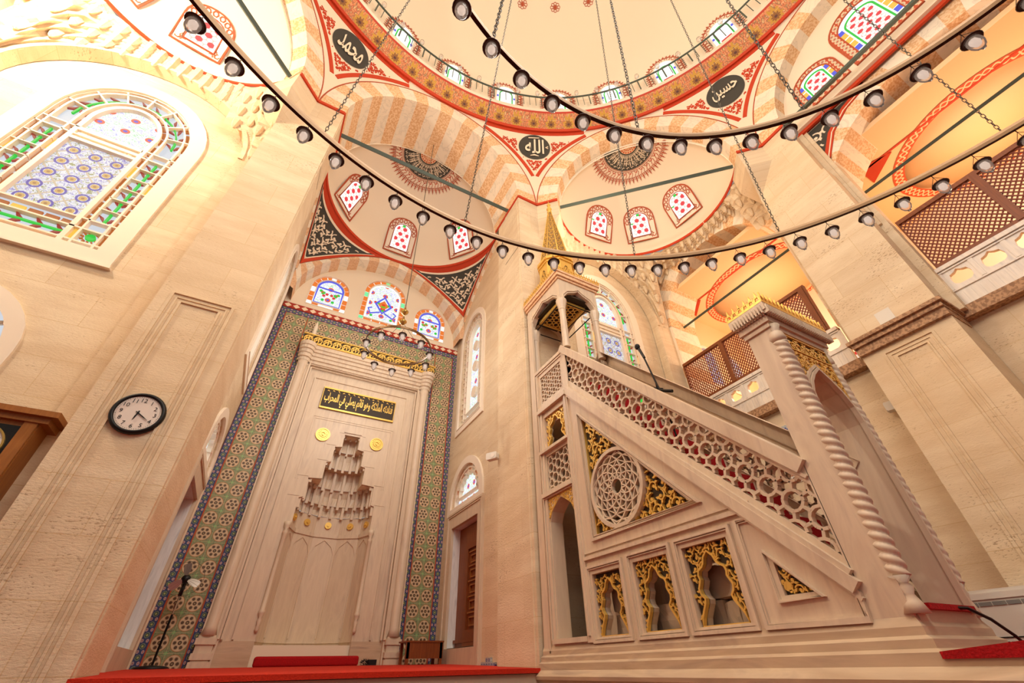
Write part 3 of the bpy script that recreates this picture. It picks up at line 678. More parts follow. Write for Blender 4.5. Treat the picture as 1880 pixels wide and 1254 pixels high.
# apse side walls (window and door holes) and piers
aw = arch(7.0, .56, 3.88, 6.0, .56); lun = arch(7.0, .62, 2.3, 2.35, .62)
for sgn, nm in ((1, 'wall_apse_right'), (-1, 'wall_apse_left')):
    X0 = 2.93 if sgn > 0 else -1.0
    mp = (lambda u, v, w, X0=X0, sgn=sgn: (X0-sgn*w, u, v))
    top = [(8.05, 7.0)]+[(y, zcurve(max(0, y-5.67))) for y in frange(7.6, 5.4, 16)]
    W_ = wall(nm, mp, [(5.4, -.17), (8.05, -.17)]+top, [aw, lun, rect(6.38, 7.46, .23, 1.95)])
    # pier respond beside the apse
    X1 = 2.79 if sgn > 0 else -.86
    xs = sorted([X1, .964+sgn*2.286]); m2 = MB(); m2.box(xs[0], xs[1], 4.536, 5.47, -.17, 6.5); m2.box(xs[0], xs[1], 5.156, 5.47, 6.5, ZS); m2.box(min(X1, X0), max(X1, X0), 5.45, 5.5, ZS-.3, ZS) if 0 else None
    P = struct('wall_pier', m2, 'stone')
    rb = MB(); rb.box(min(X1, X1-sgn*.025), max(X1, X1-sgn*.025), 4.52, 5.6, ZS-.02, ZS+.035);  rb.build('painted_red_band', 'red_paint', P)
    sh = MB(); sh.tube([(X1-sgn*.004, 4.60, -.1), (X1-sgn*.004, 4.60, ZS-.12)], .012, 5); sh.build('edge_moulding', 'stone', P)
    # stained window
    n = 6 if sgn > 0 else 7
    f = MB(); f.slab(mp, arch(7.0, .66, 3.76, 6.0, .70), [aw], 0, .03); f.bar(mp, [(y, z) for y, z in aw], .03, .0, .04, closed=True)
    w_ = struct('window_%d' % n, f, 'white_plaster')
    g = MB(); g.slab(mp, aw, (), -.14, -.12, uvs=lambda u, v: (u*3.2, v*3.2)); g.build('glass', 'foliage_glass', w_)
    b = MB(); b.bar(mp, arch(7.0, .42, 4.02, 6.0, .42), .03, -.12, -.03, closed=True); b.bar(mp, arch(7.0, .30, 4.14, 6.0, .30), .03, -.12, -.03, closed=True)
    for z in frange(4.05, 5.9, 14):
        for s_ in (-1, 1): b.bar(mp, [(7.0+s_*.30, z), (7.0+s_*.55, z+.06)], .02, -.12, -.04)
    for a in frange(.1, pi-.1, 12): b.bar(mp, [(7+.30*cos(a), 6+.3*sin(a)), (7+.55*cos(a), 6+.55*sin(a))], .02, -.12, -.04)
    for z in (4.55, 5.2, 5.75): b.disc(mp, (7.0, z), .12, -.12, -.06, 12)
    b.build('tracery', 'white_plaster', w_)
    o = MB()
    for a in frange(.15, pi-.15, 9): o.slab(mp, [(7+.45*cos(a+t)+.0, 6+.45*sin(a+t)) for t in (-.08, .08)]+[(7+.53*cos(a+t), 6+.53*sin(a+t)) for t in (.08, -.08)], (), -.12, -.10)
    for z in frange(4.1, 5.85, 11):
        for s_ in (-1, 1): o.slab(mp, rect(*sorted((7+s_*.45, 7+s_*.52)), z, z+.10), (), -.12, -.10)
    o.build('amber_panes', 'glass_amber', w_)
    # lunette over the door
    f = MB(); f.slab(mp, arch(7.0, .76, 2.2, 2.35, .75), [lun], 0, .035); w2 = struct('window_%d' % (n+2), f, 'white_plaster')
    g = MB(); g.slab(mp, lun, (), -.12, -.10, 0, uvs=lambda u, v: (u*4, v*4)); g.build('glass', 'foliage_glass', w2)
    b = MB(); b.bar(mp, arch(7.0, .40, 2.45, 2.47, .38), .025, -.10, -.03, closed=True); b.bar(mp, arch(7.0, .56, 2.32, 2.35, .56), .03, -.10, -.02, closed=True)
    for a in frange(.2, pi-.2, 8): b.bar(mp, [(7+.38*cos(a), 2.42+.38*sin(a)), (7+.6*cos(a), 2.36+.6*sin(a))], .05, -.10, -.03)
    b.build('tracery', 'white_plaster', w2)
    o = MB()
    for i, a in enumerate(frange(.1, pi-.1, 9)):
        if i % 2: o.slab(mp, [(7+.45*cos(a+t), 2.4+.45*sin(a+t)) for t in (-.1, .1)]+[(7+.55*cos(a+t), 2.4+.55*sin(a+t)) for t in (.1, -.1)], (), -.10, -.06)
    o.build('amber_panes', 'glass_amber', w2)
    # marble door surround, deep reveal and timber leaf
    d = MB(); d.slab(mp, rect(6.2, 7.66, .0, 2.22), [rect(6.38, 7.46, .23, 1.95)], 0, .04)
    for i in (0, .035): d.bar(mp, [(6.22+i, .02), (6.22+i, 2.18-i), (7.64-i, 2.18-i), (7.64-i, .02)], .02, .04, .055)
    D_ = struct('door_%d' % (1 if sgn > 0 else 2), d, 'marble')
    r = MB(); dp = .13 if sgn > 0 else .5
    for a, b_ in (((6.39, .24), (6.39, 1.94)), ((6.39, 1.94), (7.45, 1.94)), ((7.45, 1.94), (7.45, .24)), ((7.45, .24), (6.39, .24))):
        r.face(*[r.pt(mp, p[0], p[1], w) for p, w in ((a, 0), (b_, 0), (b_, -dp), (a, -dp))])
    r.build('marble_reveal', 'marble_white', D_)
    l = MB(); l.slab(mp, rect(6.392, 7.448, .242, 1.938), (), -dp-.06, -dp); l.slab(mp, rect(6.40, 7.10, .25, 1.9), [rect(6.47, 7.0, .45, 1.55)], -dp, -dp+.035)
    l.slab(mp, rect(6.40, 7.44, .30, .34), (), -dp, -dp+.04); L_ = l.build('timber_leaf', 'wood', D_)
    if sgn < 0: e_ = MB(); e_.slab(mp, rect(6.40, 6.56, .24, 1.94), (), -.12, -.06); e_.build('timber_leaf', 'wood', D_)
    k = MB()
    for i in range(5):
        z = .5+i*.21; k.bar(mp, [(6.5, z), (6.9, z), (6.9, z+.1), (6.6, z+.1), (6.6, z+.16), (6.97, z+.16)], .02, -dp, -dp+.025)
    k.build('carved_fretwork', 'oak', L_)
# mihrab wall: tiles below, tympanum above
mb = MB(); mb.box(-1.2, 3.13, 8.0, 8.9, -.17, 8.2); 
mb = MB(); mp = PY(8.0)
wA = lambda cx, hw, z0, zt_: arch(cx, hw, z0, zt_-hw, hw)
TW = [(-.215, .41, 6.33, 7.30), (.99, .50, 6.34, 7.72), (2.165, .40, 6.33, 7.28)]
mb.slab(mp, [(-1.1, 6.2), (3.03, 6.2)]+[(.964+2.05*cos(a), 6.3+1.75*sin(a)) for a in frange(0, pi, 24)], [wA(*t_) for t_ in TW], -.2, 0)
struct('wall_mihrab', mb, 'plaster')
NP = [(.30, .3), (1.60, .3), (1.60, 1.88), (1.58, 1.9), (1.58, 2.30), (1.52, 2.32), (1.52, 2.64), (1.30, 2.66), (1.30, 2.96), (1.22, 2.98), (1.22, 3.26), (1.10, 3.28), (1.10, 3.52),
      (.82, 3.52), (.82, 3.28), (.70, 3.26), (.70, 2.98), (.62, 2.96), (.62, 2.66), (.40, 2.64), (.40, 2.32), (.34, 2.30), (.34, 1.9), (.32, 1.88)]
wl = MB(); wl.slab(PY(8.02), rect(-1.2, 3.13, -.17, 6.25), [NP], -.5, 0); struct('wall_mihrab', wl, 'plaster')
p = .3720*5/17*2; p = 3.72/17
def tilefield(x0, x1, z0, z1, name, m, uv, parent=None):
    mb = MB(); mb.slab(PY(8.0), rect(x0, x1, z0, z1), (), -.02, .02, uvs=uv); o = mb.build(name, m, parent)
    return o
TF = MB(); TF.slab(PY(8.0), [(-.89, 0.0), (-.452, 0.0), (-.452, 5.5), (2.392, 5.5), (2.392, 0), (2.83, 0), (2.83, 5.94), (-.89, 5.94)], (), -.02, .02, uvs=lambda u, v: ((u+.89)/p, (v+.005)/p))
tf = struct('trim_tiles', TF, 'rosette_tile')
for x0, x1, z0, z1, vert in ((-1.0, -.89, .0, 6.06, 1), (2.83, 2.94, .0, 6.06, 1), (-.452, -.35, .0, 5.5, 1), (2.28, 2.392, 0, 5.5, 1), (-.89, 2.83, 5.94, 6.06, 0), (-.35, 2.28, 5.39, 5.5, 0)):
    mb = MB(); mb.slab(PY(8.0), rect(x0, x1, z0, z1), (), -.02, .024, uvs=(lambda u, v: ((u-x0)/(x1-x0), v/.115)) if vert else (lambda u, v: ((v-z0)/(z1-z0), u/.115))); mb.build('tile_border', 'border_tile', tf)
mb = MB()
for x in (-.885, -.455, 2.395, 2.825): mb.slab(PY(8.0), rect(x-.008, x+.008, 0, 5.94), (), 0, .03)
mb.build('red_fillet', 'fine_red', tf)
mb = MB(); mb.slab(PY(8.0), rect(-1.0, 2.94, 6.07, 6.2), (), -.02, .03, uvs=lambda u, v: (u/.165, (v-6.07)/.13)); struct('trim_5', mb, 'checker')
mb = MB(); mb.box(2.94, 2.955, 7.93, 8.0, 0, 6.2); mb.box(-1.02, -1.0, 7.93, 8.0, 0, 6.2); struct('trim_6', mb, 'ochre')
for i, (cx, hw, z0, zt_) in enumerate(TW):
    big = i == 1; mp = PY(8.0); A = wA(cx, hw, z0, zt_); nd = 10+i
    bk = MB(); bk.slab(mp, A, (), -.08, -.06); W_ = struct('window_%d' % nd, bk, 'glass_white')
    o = MB(); zs_ = zt_-hw; th = .11
    def blk(P, m): o.slab(mp, P, (), -.06, -.04, m)
    nside = 6 if big else 4
    for s in (-1, 1):
        for k in range(nside):
            a, b = z0+(zs_-z0)*k/nside, z0+(zs_-z0)*(k+1)/nside
            mm = 1 if (k == 0 or k == nside-1) and not big else (2 if big and k in (0, nside-1) else 0)
            blk(rect(*sorted((cx+s*hw, cx+s*(hw-th))), a+.012, b-.012), mm)
    na = 8
    for k in range(na):
        a, b = pi*k/na+.03, pi*(k+1)/na-.03
        blk([(cx+r_*cos(t_), zs_+r_*sin(t_)) for r_, t_ in ((hw-th, a), (hw, a), (hw, b), (hw-th, b))], 0)
    blk([(cx-.05, zt_-.12), (cx+.05, zt_-.12), (cx+.055, zt_), (cx-.055, zt_)], 2 if big else 1)
    for k in range(4):
        a, b = cx-hw+th+(2*hw-2*th)*k/4, cx-hw+th+(2*hw-2*th)*(k+1)/4; blk(rect(a+.01, b-.01, z0, z0+.09), 1 if (k in (1, 2) and not big) else 0)
    o.build('coloured_border_panes', ['glass_orange', 'glass_white', 'glass_mint'], W_)
    g = MB(); inner = arch(cx, hw-th-.05, z0+.15, zs_, hw-th-.05); g.slab(mp, inner, (), -.06, -.045, uvs=lambda u, v: ((u-cx)*3.1+.5, v*3.1)); g.build('glass', 'foliage_glass', W_)
    b = MB(); bw = .02
    if not big:
        b.bar(mp, arch(cx, hw-th-.03, z0+.13, zs_, hw-th-.03), .035, -.045, -.03, 0, closed=True); b.bar(mp, [(cx-hw+th+.03, zs_+.02), (cx+hw-th-.03, zs_+.02)], .03, -.045, -.03, 0)
    else:
        b.bar(mp, [(cx-.18, 6.95), (cx, 7.2), (cx+.18, 6.95), (cx, 6.7)], .05, -.045, -.03, 0, closed=True)
        for s in (-1, 1): b.bar(mp, [(cx+s*.05, 6.72), (cx+s*.26, 6.62), (cx+s*.33, 6.75), (cx+s*.25, 6.8)], .03, -.045, -.03, 0)
        b.slab(mp, [(cx-.13, 6.95), (cx, 7.1), (cx+.13, 6.95), (cx, 6.8)], (), -.045, -.035, 1)
    for k in range(7):
        rnd = random.Random(k+i*9); x = cx+rnd.uniform(-.2, .2)*hw/.4; z = rnd.uniform(z0+.22, zs_-.05); b.disc(mp, (x, z), .035, -.045, -.035, 7, mat=2+k % 2); b.disc(mp, (2*cx-x, z), .035, -.045, -.035, 7, mat=2+k % 2)
    b.build('coloured_panes', ['glass_blue', 'glass_orange', 'glass_green', 'glass_red'], W_)
    f = MB(); f.bar(mp, A, .025, -.06, .012, closed=True); f.bar(mp, arch(cx, hw-th, z0+.1, zs_, hw-th), .018, -.045, -.01, closed=True); f.build('tracery', 'white_plaster', W_)
# flanking walls with the tall windows
ac = 1.40
def flank(sg, cxw):
    mp = PY(5.2) if sg > 0 else mirror(PY(5.2)); mpf = PY(5.0) if sg > 0 else mirror(PY(5.0))
    c = cxw; wn = arch(c, .75, 3.96, 6.2, .97); lw = arch(c, .64, 2.42, 2.5, .60); sl = rect(c-.5, c+.5, .1, 1.95)
    nm = 'wall_right' if sg > 0 else 'wall_left'
    wall(nm, mp, rect(2.98, 7.4, -.17, 8.2), [wn, lw, sl])
    op = [(c-1.42, -.17), (c+1.42, -.17)]+[(c+1.42*cos(a), 6.3+1.46*sin(a)) for a in frange(0, pi, 24)]
    xr = 7.30 if sg > 0 else 9.5
    m = MB(); m.slab(mpf, rect(2.98, xr, -.17, 8.25), [op], -.19, 0); o = struct(nm, m, 'stone')
    k = MB(); k.bar(mpf, [(c+1.45*cos(a), 6.3+1.49*sin(a)) for a in frange(.0, pi, 30)], .06, 0, .02); k.build('arch_moulding', 'stone', o)
    # tall window
    nn = 13 if sg > 0 else 14
    f = MB(); f.slab(mp, arch(c, .95, 3.76, 6.2, 1.18), [wn], 0, .035); f.bar(mp, [(c-.97, 3.75), (c+.97, 3.75)], .03, 0, .06); w_ = struct('window_%d' % nn, f, 'white_plaster')
    g = MB(); g.slab(mp, wn, (), -.09, -.07); g.build('outer_glass', 'glass_pale', w_)
    hw, zb, zsp, rs = .75, 3.96, 6.2, .97
    inh, inz0, inz1 = .345, 4.42, 5.70
    T = MB(); q = lambda P, w_=.035, cl=False: T.bar(mp, P, w_, -.07, .0, closed=cl)
    q(wn, .03, True)
    for r_ in (.08, .60): pass
    for s in (-1, 1):
        q([(c+s*(hw-.075), zb), (c+s*(hw-.075), zsp)], .022); q([(c+s*.47, zb), (c+s*.47, zsp)], .022); q([(c+s*.375, zb), (c+s*.375, zsp)], .05)
    for t_, w2 in (((hw-.075), .022), (.47, .022), (.38, .05)):
        q([(c+t_*cos(a), zsp+(rs-(hw-t_)*1.1)*sin(a)) for a in frange(0, pi, 20)], w2)
    for z in (5.78, 5.93, 4.40, 4.24): q([(c-hw, z), (c+hw, z)], .022)
    for z in (zb+.075,): q([(c-hw, z), (c+hw, z)], .022)
    for k in range(1, 6):
        z = 4.40+(5.78-4.40)*k/6
        for s in (-1, 1): q([(c+s*.45, z), (c+s*hw, z)], .014)
    for a in frange(.25, pi-.25, 6): q([(c+.47*cos(a), zsp+.66*sin(a)), (c+hw*cos(a), zsp+rs*sin(a))], .02)
    q([(c-.36, 5.70), (c+.36, 5.70)], .05); q([(c-.36, 5.90), (c+.36, 5.90)], .05); T.slab(mp, rect(c-.36, c+.36, 5.70, 5.90), (), -.07, -.03)
    TR = T.build('tracery', 'white_plaster', w_)
    sc = MB(); text(sc, mp, shape_ar('الله محمد حسين'), c, 5.80, .6, .11, 0, -.012); sc.build('raised_lettering', 'plaster', TR)
    g = MB(); g.slab(mp, rect(c-inh, c+inh, inz0, inz1), (), -.07, -.055, uvs=lambda u, v: ((u-c)*4.35+.5, v*3.9)); g.build('patterned_glass', 'lattice_glass', w_)
    g = MB(); g.slab(mp, arch(c, .345, 5.92, 6.2, .52), (), -.07, -.055, uvs=lambda u, v: ((u-c)*3.4+.5, (v-6.25)*3.4+.5)); g.build('foliage_glass', 'foliage_glass', w_)
    P = MB()
    def leafrow(fn, L, n):
        for i in range(n):
            t = (i+.5)*L/n
            for s in (-1, 1):
                pts = [(t-.05, s*.02), (t, s*.05), (t+.035, s*.095)] if 1 else 0
                P.bar(mp, [(*fn(*pts[0]), .3), (*fn(*pts[1]), 1.6), (*fn(*pts[2]), .2)], .022, -.07, -.045, 0)
        P.bar(mp, [fn(t, 0) for t in frange(0, L, 14)], .022, -.07, -.04, 1)
    for s in (-1, 1): leafrow(lambda t, o, s=s: (c+s*(.575+o), 4.44+t), 1.32, 8)
    leafrow(lambda t, o: (c+(.575+o)*cos(pi-t/.575), zsp+(.575+o)*1.27*sin(pi-t/.575)), pi*.575, 12)
    leafrow(lambda t, o: (c-.36+t, 4.15+o*.9), .72, 4)
    # amber strips
    for s in (-1, 1):
        for k in range(8):
            z = 4.02+k*.27
            for x in (.71, .425): P.slab(mp, rect(*sorted((c+s*(x-.022), c+s*(x+.022))), z, z+.22), (), -.07, -.045, 2 if (k+(x > .5)) % 5 else 3)
    for k in range(11):
        a, b = pi*k/11+.04, pi*(k+1)/11-.04
        for r_, hh in ((.71, .925), (.425, .62)): P.slab(mp, [(c+(r_+d_)*cos(t_), zsp+(hh+d_)*sin(t_)) for d_, t_ in ((-.022, a), (.022, a), (.022, b), (-.022, b))], (), -.07, -.045, 2)
    for k in range(5): a = c-.36+.15*k; P.slab(mp, rect(a, a+.12, 3.985, 4.02), (), -.07, -.045, 2); P.slab(mp, rect(a, a+.12, 4.29, 4.34), (), -.07, -.045, 3 if k == 3 else 2)
    for s in (-1, 1):
        P.disc(mp, (c+s*.575, 4.17), .05, -.07, -.04, 8, 1)
        for a in range(12): an = a*pi/6; P.bar(mp, [(c+s*.575+.065*cos(an), 4.17+.065*sin(an), 1), (c+s*.575+.1*cos(an), 4.17+.1*sin(an), .2)], .02, -.07, -.045, 2)
    P.build('coloured_panes', ['glass_crimson', 'glass_green', 'glass_amber', 'glass_yellow'], w_)
    # lower lunette and barred window
    f = MB(); f.slab(mp, arch(c, .78, 2.25, 2.5, .75), [lw], 0, .035); w2 = struct('window_%d' % (nn+2), f, 'white_plaster')
    g = MB(); g.slab(mp, lw, (), -.07, -.055); g.build('glass', 'glass_pale', w2)
    b = MB(); b.bar(mp, arch(c, .42, 2.5, 2.55, .4), .04, -.055, -.03, closed=True)
    for a in frange(.2, pi-.2, 8): b.bar(mp, [(c+.4*cos(a), 2.52+.4*sin(a)), (c+.62*cos(a), 2.5+.6*sin(a))], .04, -.055, -.03)
    b.build('tracery', 'white_plaster', w2)
    f = MB(); f.slab(mp, rect(c-.66, c+.66, -.05, 2.12), [sl], 0, .04); w3 = struct('window_%d' % (nn+4), f, 'marble')
    g = MB(); g.slab(mp, sl, (), -.24, -.22); g.build('glass', 'glass_pale', w3)
    b = MB()
    for x in frange(c-.4, c+.4, 4): b.bar(mp, [(x, .1), (x, 1.95)], .02, -.2, -.18)
    for z in frange(.3, 1.8, 6): b.bar(mp, [(c-.5, z), (c+.5, z)], .02, -.2, -.18)
    b.build('grille', 'iron', w3)
flank(1, 5.33); flank(-1, 5.33)
# ------------------------------------------------------------------ piers carrying the octagon
def pier(mpf, nm, x0, x1, y1, cornice=False):
    """mpf maps (u along face, z, w); lower flat pier, upper part chamfered at 45 degrees"""
    mb = MB(); mb.slab(mpf, [(x0, -.17), (x1, -.17), (x1, 6.5), (x0, 6.5)], (), -y1, 0)
    o = struct(nm, mb, 'stone'); return o
lp = lambda u, v, w: (u, 4.536-w, v)
o = pier(lp, 'wall_pier', 3.25, 3.60, .46); o2 = pier(mirror(lp), 'wall_pier', 3.25, 3.608, .46)
molding_frame(mirror(lp), 2.929, 3.49, -.16, 3.21, o2)
rp = lambda u, v, w: (6.483-w, u, v)
o3 = pier(rp, 'wall_pier', .80, 1.81, .66); molding_frame(rp, 1.03, 1.574, -.16, 3.16, o3)
for A, s in ((22.5, 1), (-22.5, 1), (67.5, 1)):       # upper chamfered blocks as prisms
    a = radians(A); vx, vy = CX+sin(a)*AP/cos(radians(22.5)), CY+cos(a)*AP/cos(radians(22.5))
    L = []
    for d_ in (-1, 1):
        sa = radians(A+22.5*d_); t = (cos(sa), -sin(sa)); L.append((vx+t[0]*.466*d_, vy+t[1]*.466*d_))
    out = [(L[0][0]+.62*sin(radians(A-22.5)), L[0][1]+.62*cos(radians(A-22.5))), (L[1][0]+.62*sin(radians(A+22.5)), L[1][1]+.62*cos(radians(A+22.5)))]
    poly = [L[0], (vx, vy), L[1], out[1], out[0]]
    # corbelled out from the flat lower pier
    fl = {22.5: [L[0], (vx, vy), (3.60, 4.536)], -22.5: [(MIR-3.60, 4.536), (vx, vy), L[1]], 67.5: [(6.483, 1.81), (vx, vy), L[1]]}[A]
    lo = {22.5: [(3.60, 5.0), out[0]], -22.5: [out[1], (MIR-3.60, 5.0)], 67.5: [out[1], (7.03, 1.81)]}[A]
    mb = MB(); rows = [[mb.pt(ID, p_[0], p_[1], z_) for p_ in q_] for q_, z_ in ((fl+lo, 6.5), (fl+lo, 6.9), (poly, 7.55), (poly, ZS))]
    for r0, r1 in zip(rows, rows[1:]):
        for i_ in range(5): mb.face(r0[i_], r0[(i_+1) % 5], r1[(i_+1) % 5], r1[i_])
    mb.face(*rows[-1]); P = struct('wall_pier', mb, 'stone')
    rb = MB(); n0 = (sin(a)*.03, cos(a)*.03)
    for p0, p1, aa in ((L[0], (vx, vy), A-22.5), ((vx, vy), L[1], A+22.5)):
        nn = (-sin(radians(aa))*.03, -cos(radians(aa))*.03)
        rb.slab(ID, [p0, p1, (p1[0]+nn[0], p1[1]+nn[1]), (p0[0]+nn[0], p0[1]+nn[1])], (), ZS-.03, ZS+.035, back=True)
    rb.build('painted_red_band', 'red_paint', P)
# cornice across the right pier and under the galleries
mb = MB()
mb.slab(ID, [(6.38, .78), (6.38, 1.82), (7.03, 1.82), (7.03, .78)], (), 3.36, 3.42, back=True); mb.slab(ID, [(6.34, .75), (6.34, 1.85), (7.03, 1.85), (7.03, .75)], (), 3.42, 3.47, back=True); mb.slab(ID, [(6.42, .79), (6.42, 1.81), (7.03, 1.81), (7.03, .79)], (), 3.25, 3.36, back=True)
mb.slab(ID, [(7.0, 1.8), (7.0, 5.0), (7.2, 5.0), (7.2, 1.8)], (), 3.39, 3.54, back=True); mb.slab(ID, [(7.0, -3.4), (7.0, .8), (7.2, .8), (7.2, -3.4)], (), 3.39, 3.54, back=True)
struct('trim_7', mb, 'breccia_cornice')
# wall under the galleries
mb = MB(); mb.box(7.15, 7.4, -4, 5.2, -.17, 3.4); WR = struct('wall_gallery', mb, 'stone')
# ------------------------------------------------------------------ gallery bays on the right
def galbay(xp, yc, hw, rise, zc, y0, y1, nvz, nm):
    mp = PX(xp); op = [(yc+hw*cos(a), zc+rise*sin(a)) for a in frange(0, pi, 24)]
    top = 8.3
    m = MB(); m.slab(mp, [(y0, 5.2), (y0, top), (y1, top), (y1, 5.2), (yc+hw, 5.2)]+op+[(yc-hw, 5.2)], (), -.1, 0, 0); o = struct('wall_gallery', m, 'plaster')
    smallvous('trim_8', mp, yc, zc, hw-.01, rise-.01, hw+.36, rise+.42, nvz, .88, ['breccia', 'veined'], .012)
    # striped jambs
    j = MB()
    for k in range(6):
        z0_, z1_ = 4.25+(zc-4.25)*k/6, 4.25+(zc-4.25)*(k+1)/6
        for s in (-1, 1):
            yy = yc+s*(hw-.004); j.box(xp+.004, xp+.88, *sorted((yy, yy+s*.1)), z0_, z1_, mat=k % 2)
    j.build('striped_jamb', ['breccia_pale', 'veined'], o)
    return o
galbay(7.15, 3.49, 1.45, 1.46, 6.38, 1.75, 5.0, 19, 'a')
galbay(6.98, -.98, 1.9, 1.42, 6.25, -3.2, .95, 25, 'b')
for yc, ya, yb in ((3.45, 1.7, 5.2), (-.98, -3.6, 1.1)):      # inside of each bay
    mb = MB(); mb.box(10.3, 10.4, ya, yb, 3.4, 8.3); w0 = struct('wall_gallery_back', mb, 'plaster')
    mb = MB(); mb.slab(ID, rect(7.3, 10.4, ya-.2, yb+.2), [[(9.15+1.10*cos(2*pi*k/40), yc+1.32*sin(2*pi*k/40)) for k in range(40)]], 7.34, 7.44, back=True); struct('ceiling', mb, 'vault_plaster')
    mb = MB(); mb.lathe((9.15, yc, 7.4), [(1.33*cos(t), .95*sin(t)) for t in frange(0, pi/2, 12)], 40); struct('ceiling', mb, 'vault_plaster', smooth=True)
    b = MB()
    for k in range(64):
        a, a2 = 2*pi*k/64, 2*pi*(k+1)/64; P = [b.pt(ID, 9.15+r_*.93*cos(t_), yc+r_*1.06*sin(t_), 7.33, (t_*6, v_)) for r_, t_, v_ in ((1.2, a, 0), (1.38, a, 1), (1.38, a2, 1), (1.2, a2, 0))]; b.face(*P)
    struct('trim_9', b, 'guilloche')
    mb = MB(); mb.box(7.25, 10.4, ya-.1, ya, 3.4, 8.3); mb.box(7.42, 10.4, yb+.06, yb+.16, 3.4, 8.3); mb.box(7.2, 10.4, ya, yb, 3.38, 3.5); struct('wall_gallery_side', mb, 'vault_plaster')
    d = MB(); d.slab(lambda u, v, w: (u, v, 7.335-w), [(8.03, yc-1.5), (8.03, yc+1.5), (8.07, yc+1.5), (8.07, yc-1.5)], (), 0, .01)
    for sy in (-1, 1): d.slab(lambda u, v, w: (u, v, 7.335-w), [(7.9, yc+sy*1.6), (8.5, yc+sy*1.6), (8.1, yc+sy*1.1)], (), 0, .01)
    d.build('painted_spandrel', 'red_paint', w0)
    fl = MB(); fm = lambda u, v, w, yc=yc: (9.15+(1.33-w)*cos(v)*cos(u), yc+(1.33-w)*cos(v)*sin(u), 7.4+.95*sin(v))
    for k in range(8):
        u = pi/4*k; fl.slab(fm, [(u-.12, .12), (u+.12, .12), (u, .42)], (), 0, .012, 0)
        for s in (-1, 1): fl.bar(fm, [(u+s*.1, .14, .5), (u+s*.2, .24, 1.4), (u+s*.12, .3, .5)], .045, 0, .014, 1); fl.bar(fm, [(u+s*.2, .14, .4), (u+s*.32, .12, 1), (u+s*.38, .17, .3)], .04, 0, .012, 0)
    fl.build('painted_sprays', ['ochre', 'violet_paint'], w0)
    md = MB(); mm = lambda u, v, w, yc=yc: (9.15+u, yc+v, 7.4+.95*sqrt(max(0, 1-(u*u+v*v)/1.33**2))-.012-w)
    md.bar(mm, [(.55*cos(a), .55*sin(a)) for a in frange(0, 2*pi*35/36, 35)], .025, 0, .004, 0, closed=True)
    for k in range(20):
        a = 2*pi*k/20; md.bar(mm, [(.60*cos(a), .60*sin(a), 1.5), (.74*cos(a), .74*sin(a), .3)], .03, 0, .004, 1); md.bar(mm, [(.65*cos(a-.09), .65*sin(a-.09)), (.65*cos(a+.09), .65*sin(a+.09))], .02, 0, .004, 1)
        md.disc(mm, (.42*cos(a), .42*sin(a)), .035, 0, .004, 6, mat=2+k % 2)
    md.build('painted_medallion', ['red_paint', 'dark_paint', 'ochre', 'violet_paint'], w0)
    for yy in (yc-.75, yc+.75):
        mp = PX(10.3); A = arch(yy, .38, 4.1, 5.0, .45); f = MB(); f.slab(mp, arch(yy, .46, 4.0, 5.0, .55), [A], 0, .03); w_ = struct('window_20', f, 'white_plaster')
        g = MB(); g.slab(mp, A, (), -.05, .0, uvs=lambda u, v: (u*12, v*12)); g.build('glass', 'star_glass', w_)
        b = MB()
        for k in range(5):
            for s in (-1, 1): b.slab(mp, rect(*sorted((yy+s*.38, yy+s*.31)), 4.12+k*.18, 4.26+k*.18), (), 0, .012, k % 3)
        b.build('coloured_panes', ['glass_blue', 'glass_green', 'glass_yellow'], w_)
# side windows of the first bay, on its qibla wall
for cx_ in (8.55, 9.5):
    mp = PY(5.2); A = arch(cx_, .26, 5.3, 6.05, .3); f = MB(); f.slab(mp, arch(cx_, .33, 5.2, 6.05, .38), [A], 0, .03); w_ = struct('window_21', f, 'white_plaster'); g = MB(); g.slab(mp, A, (), 0, .01, uvs=lambda u, v: (u*5, v*5)); g.build('glass', 'lattice_glass', w_)
mb = MB(); mb.slab(PY(5.2), rect(7.40, 10.4, 3.5, 7.4), (), -.05, -.0); struct('wall_gallery_side', mb, 'vault_plaster')
# spandrel ornament beside the right-hand gallery arch
mp = PX(6.97); reg = [(.88, 6.65), (.88, 8.0), (-.30, 8.0), (-.2, 7.88), (.1, 7.80), (.45, 7.55), (.72, 7.12)]
d = MB(); d.slab(mp, reg, (), 0, .012); P = d.build('spandrel_ground', 'dark_paint', bpy.data.objects['wall_gallery.002'])
d = MB(); d.bar(mp, reg, .11, 0, .02, closed=True); d.build('spandrel_border', 'red_paint', P)
d = MB(); d.bar(mp, [(y*.9+.04, z*.93+.51) for y, z in reg], .02, .012, .022, closed=True); scrolls(d, mp, [(.78, 6.95), (.78, 7.9), (0, 7.9), (.2, 7.85), (.5, 7.65), (.7, 7.3)], .24, .03, .01, .022, seed=8); d.build('spandrel_scrollwork', 'cream_paint', P)
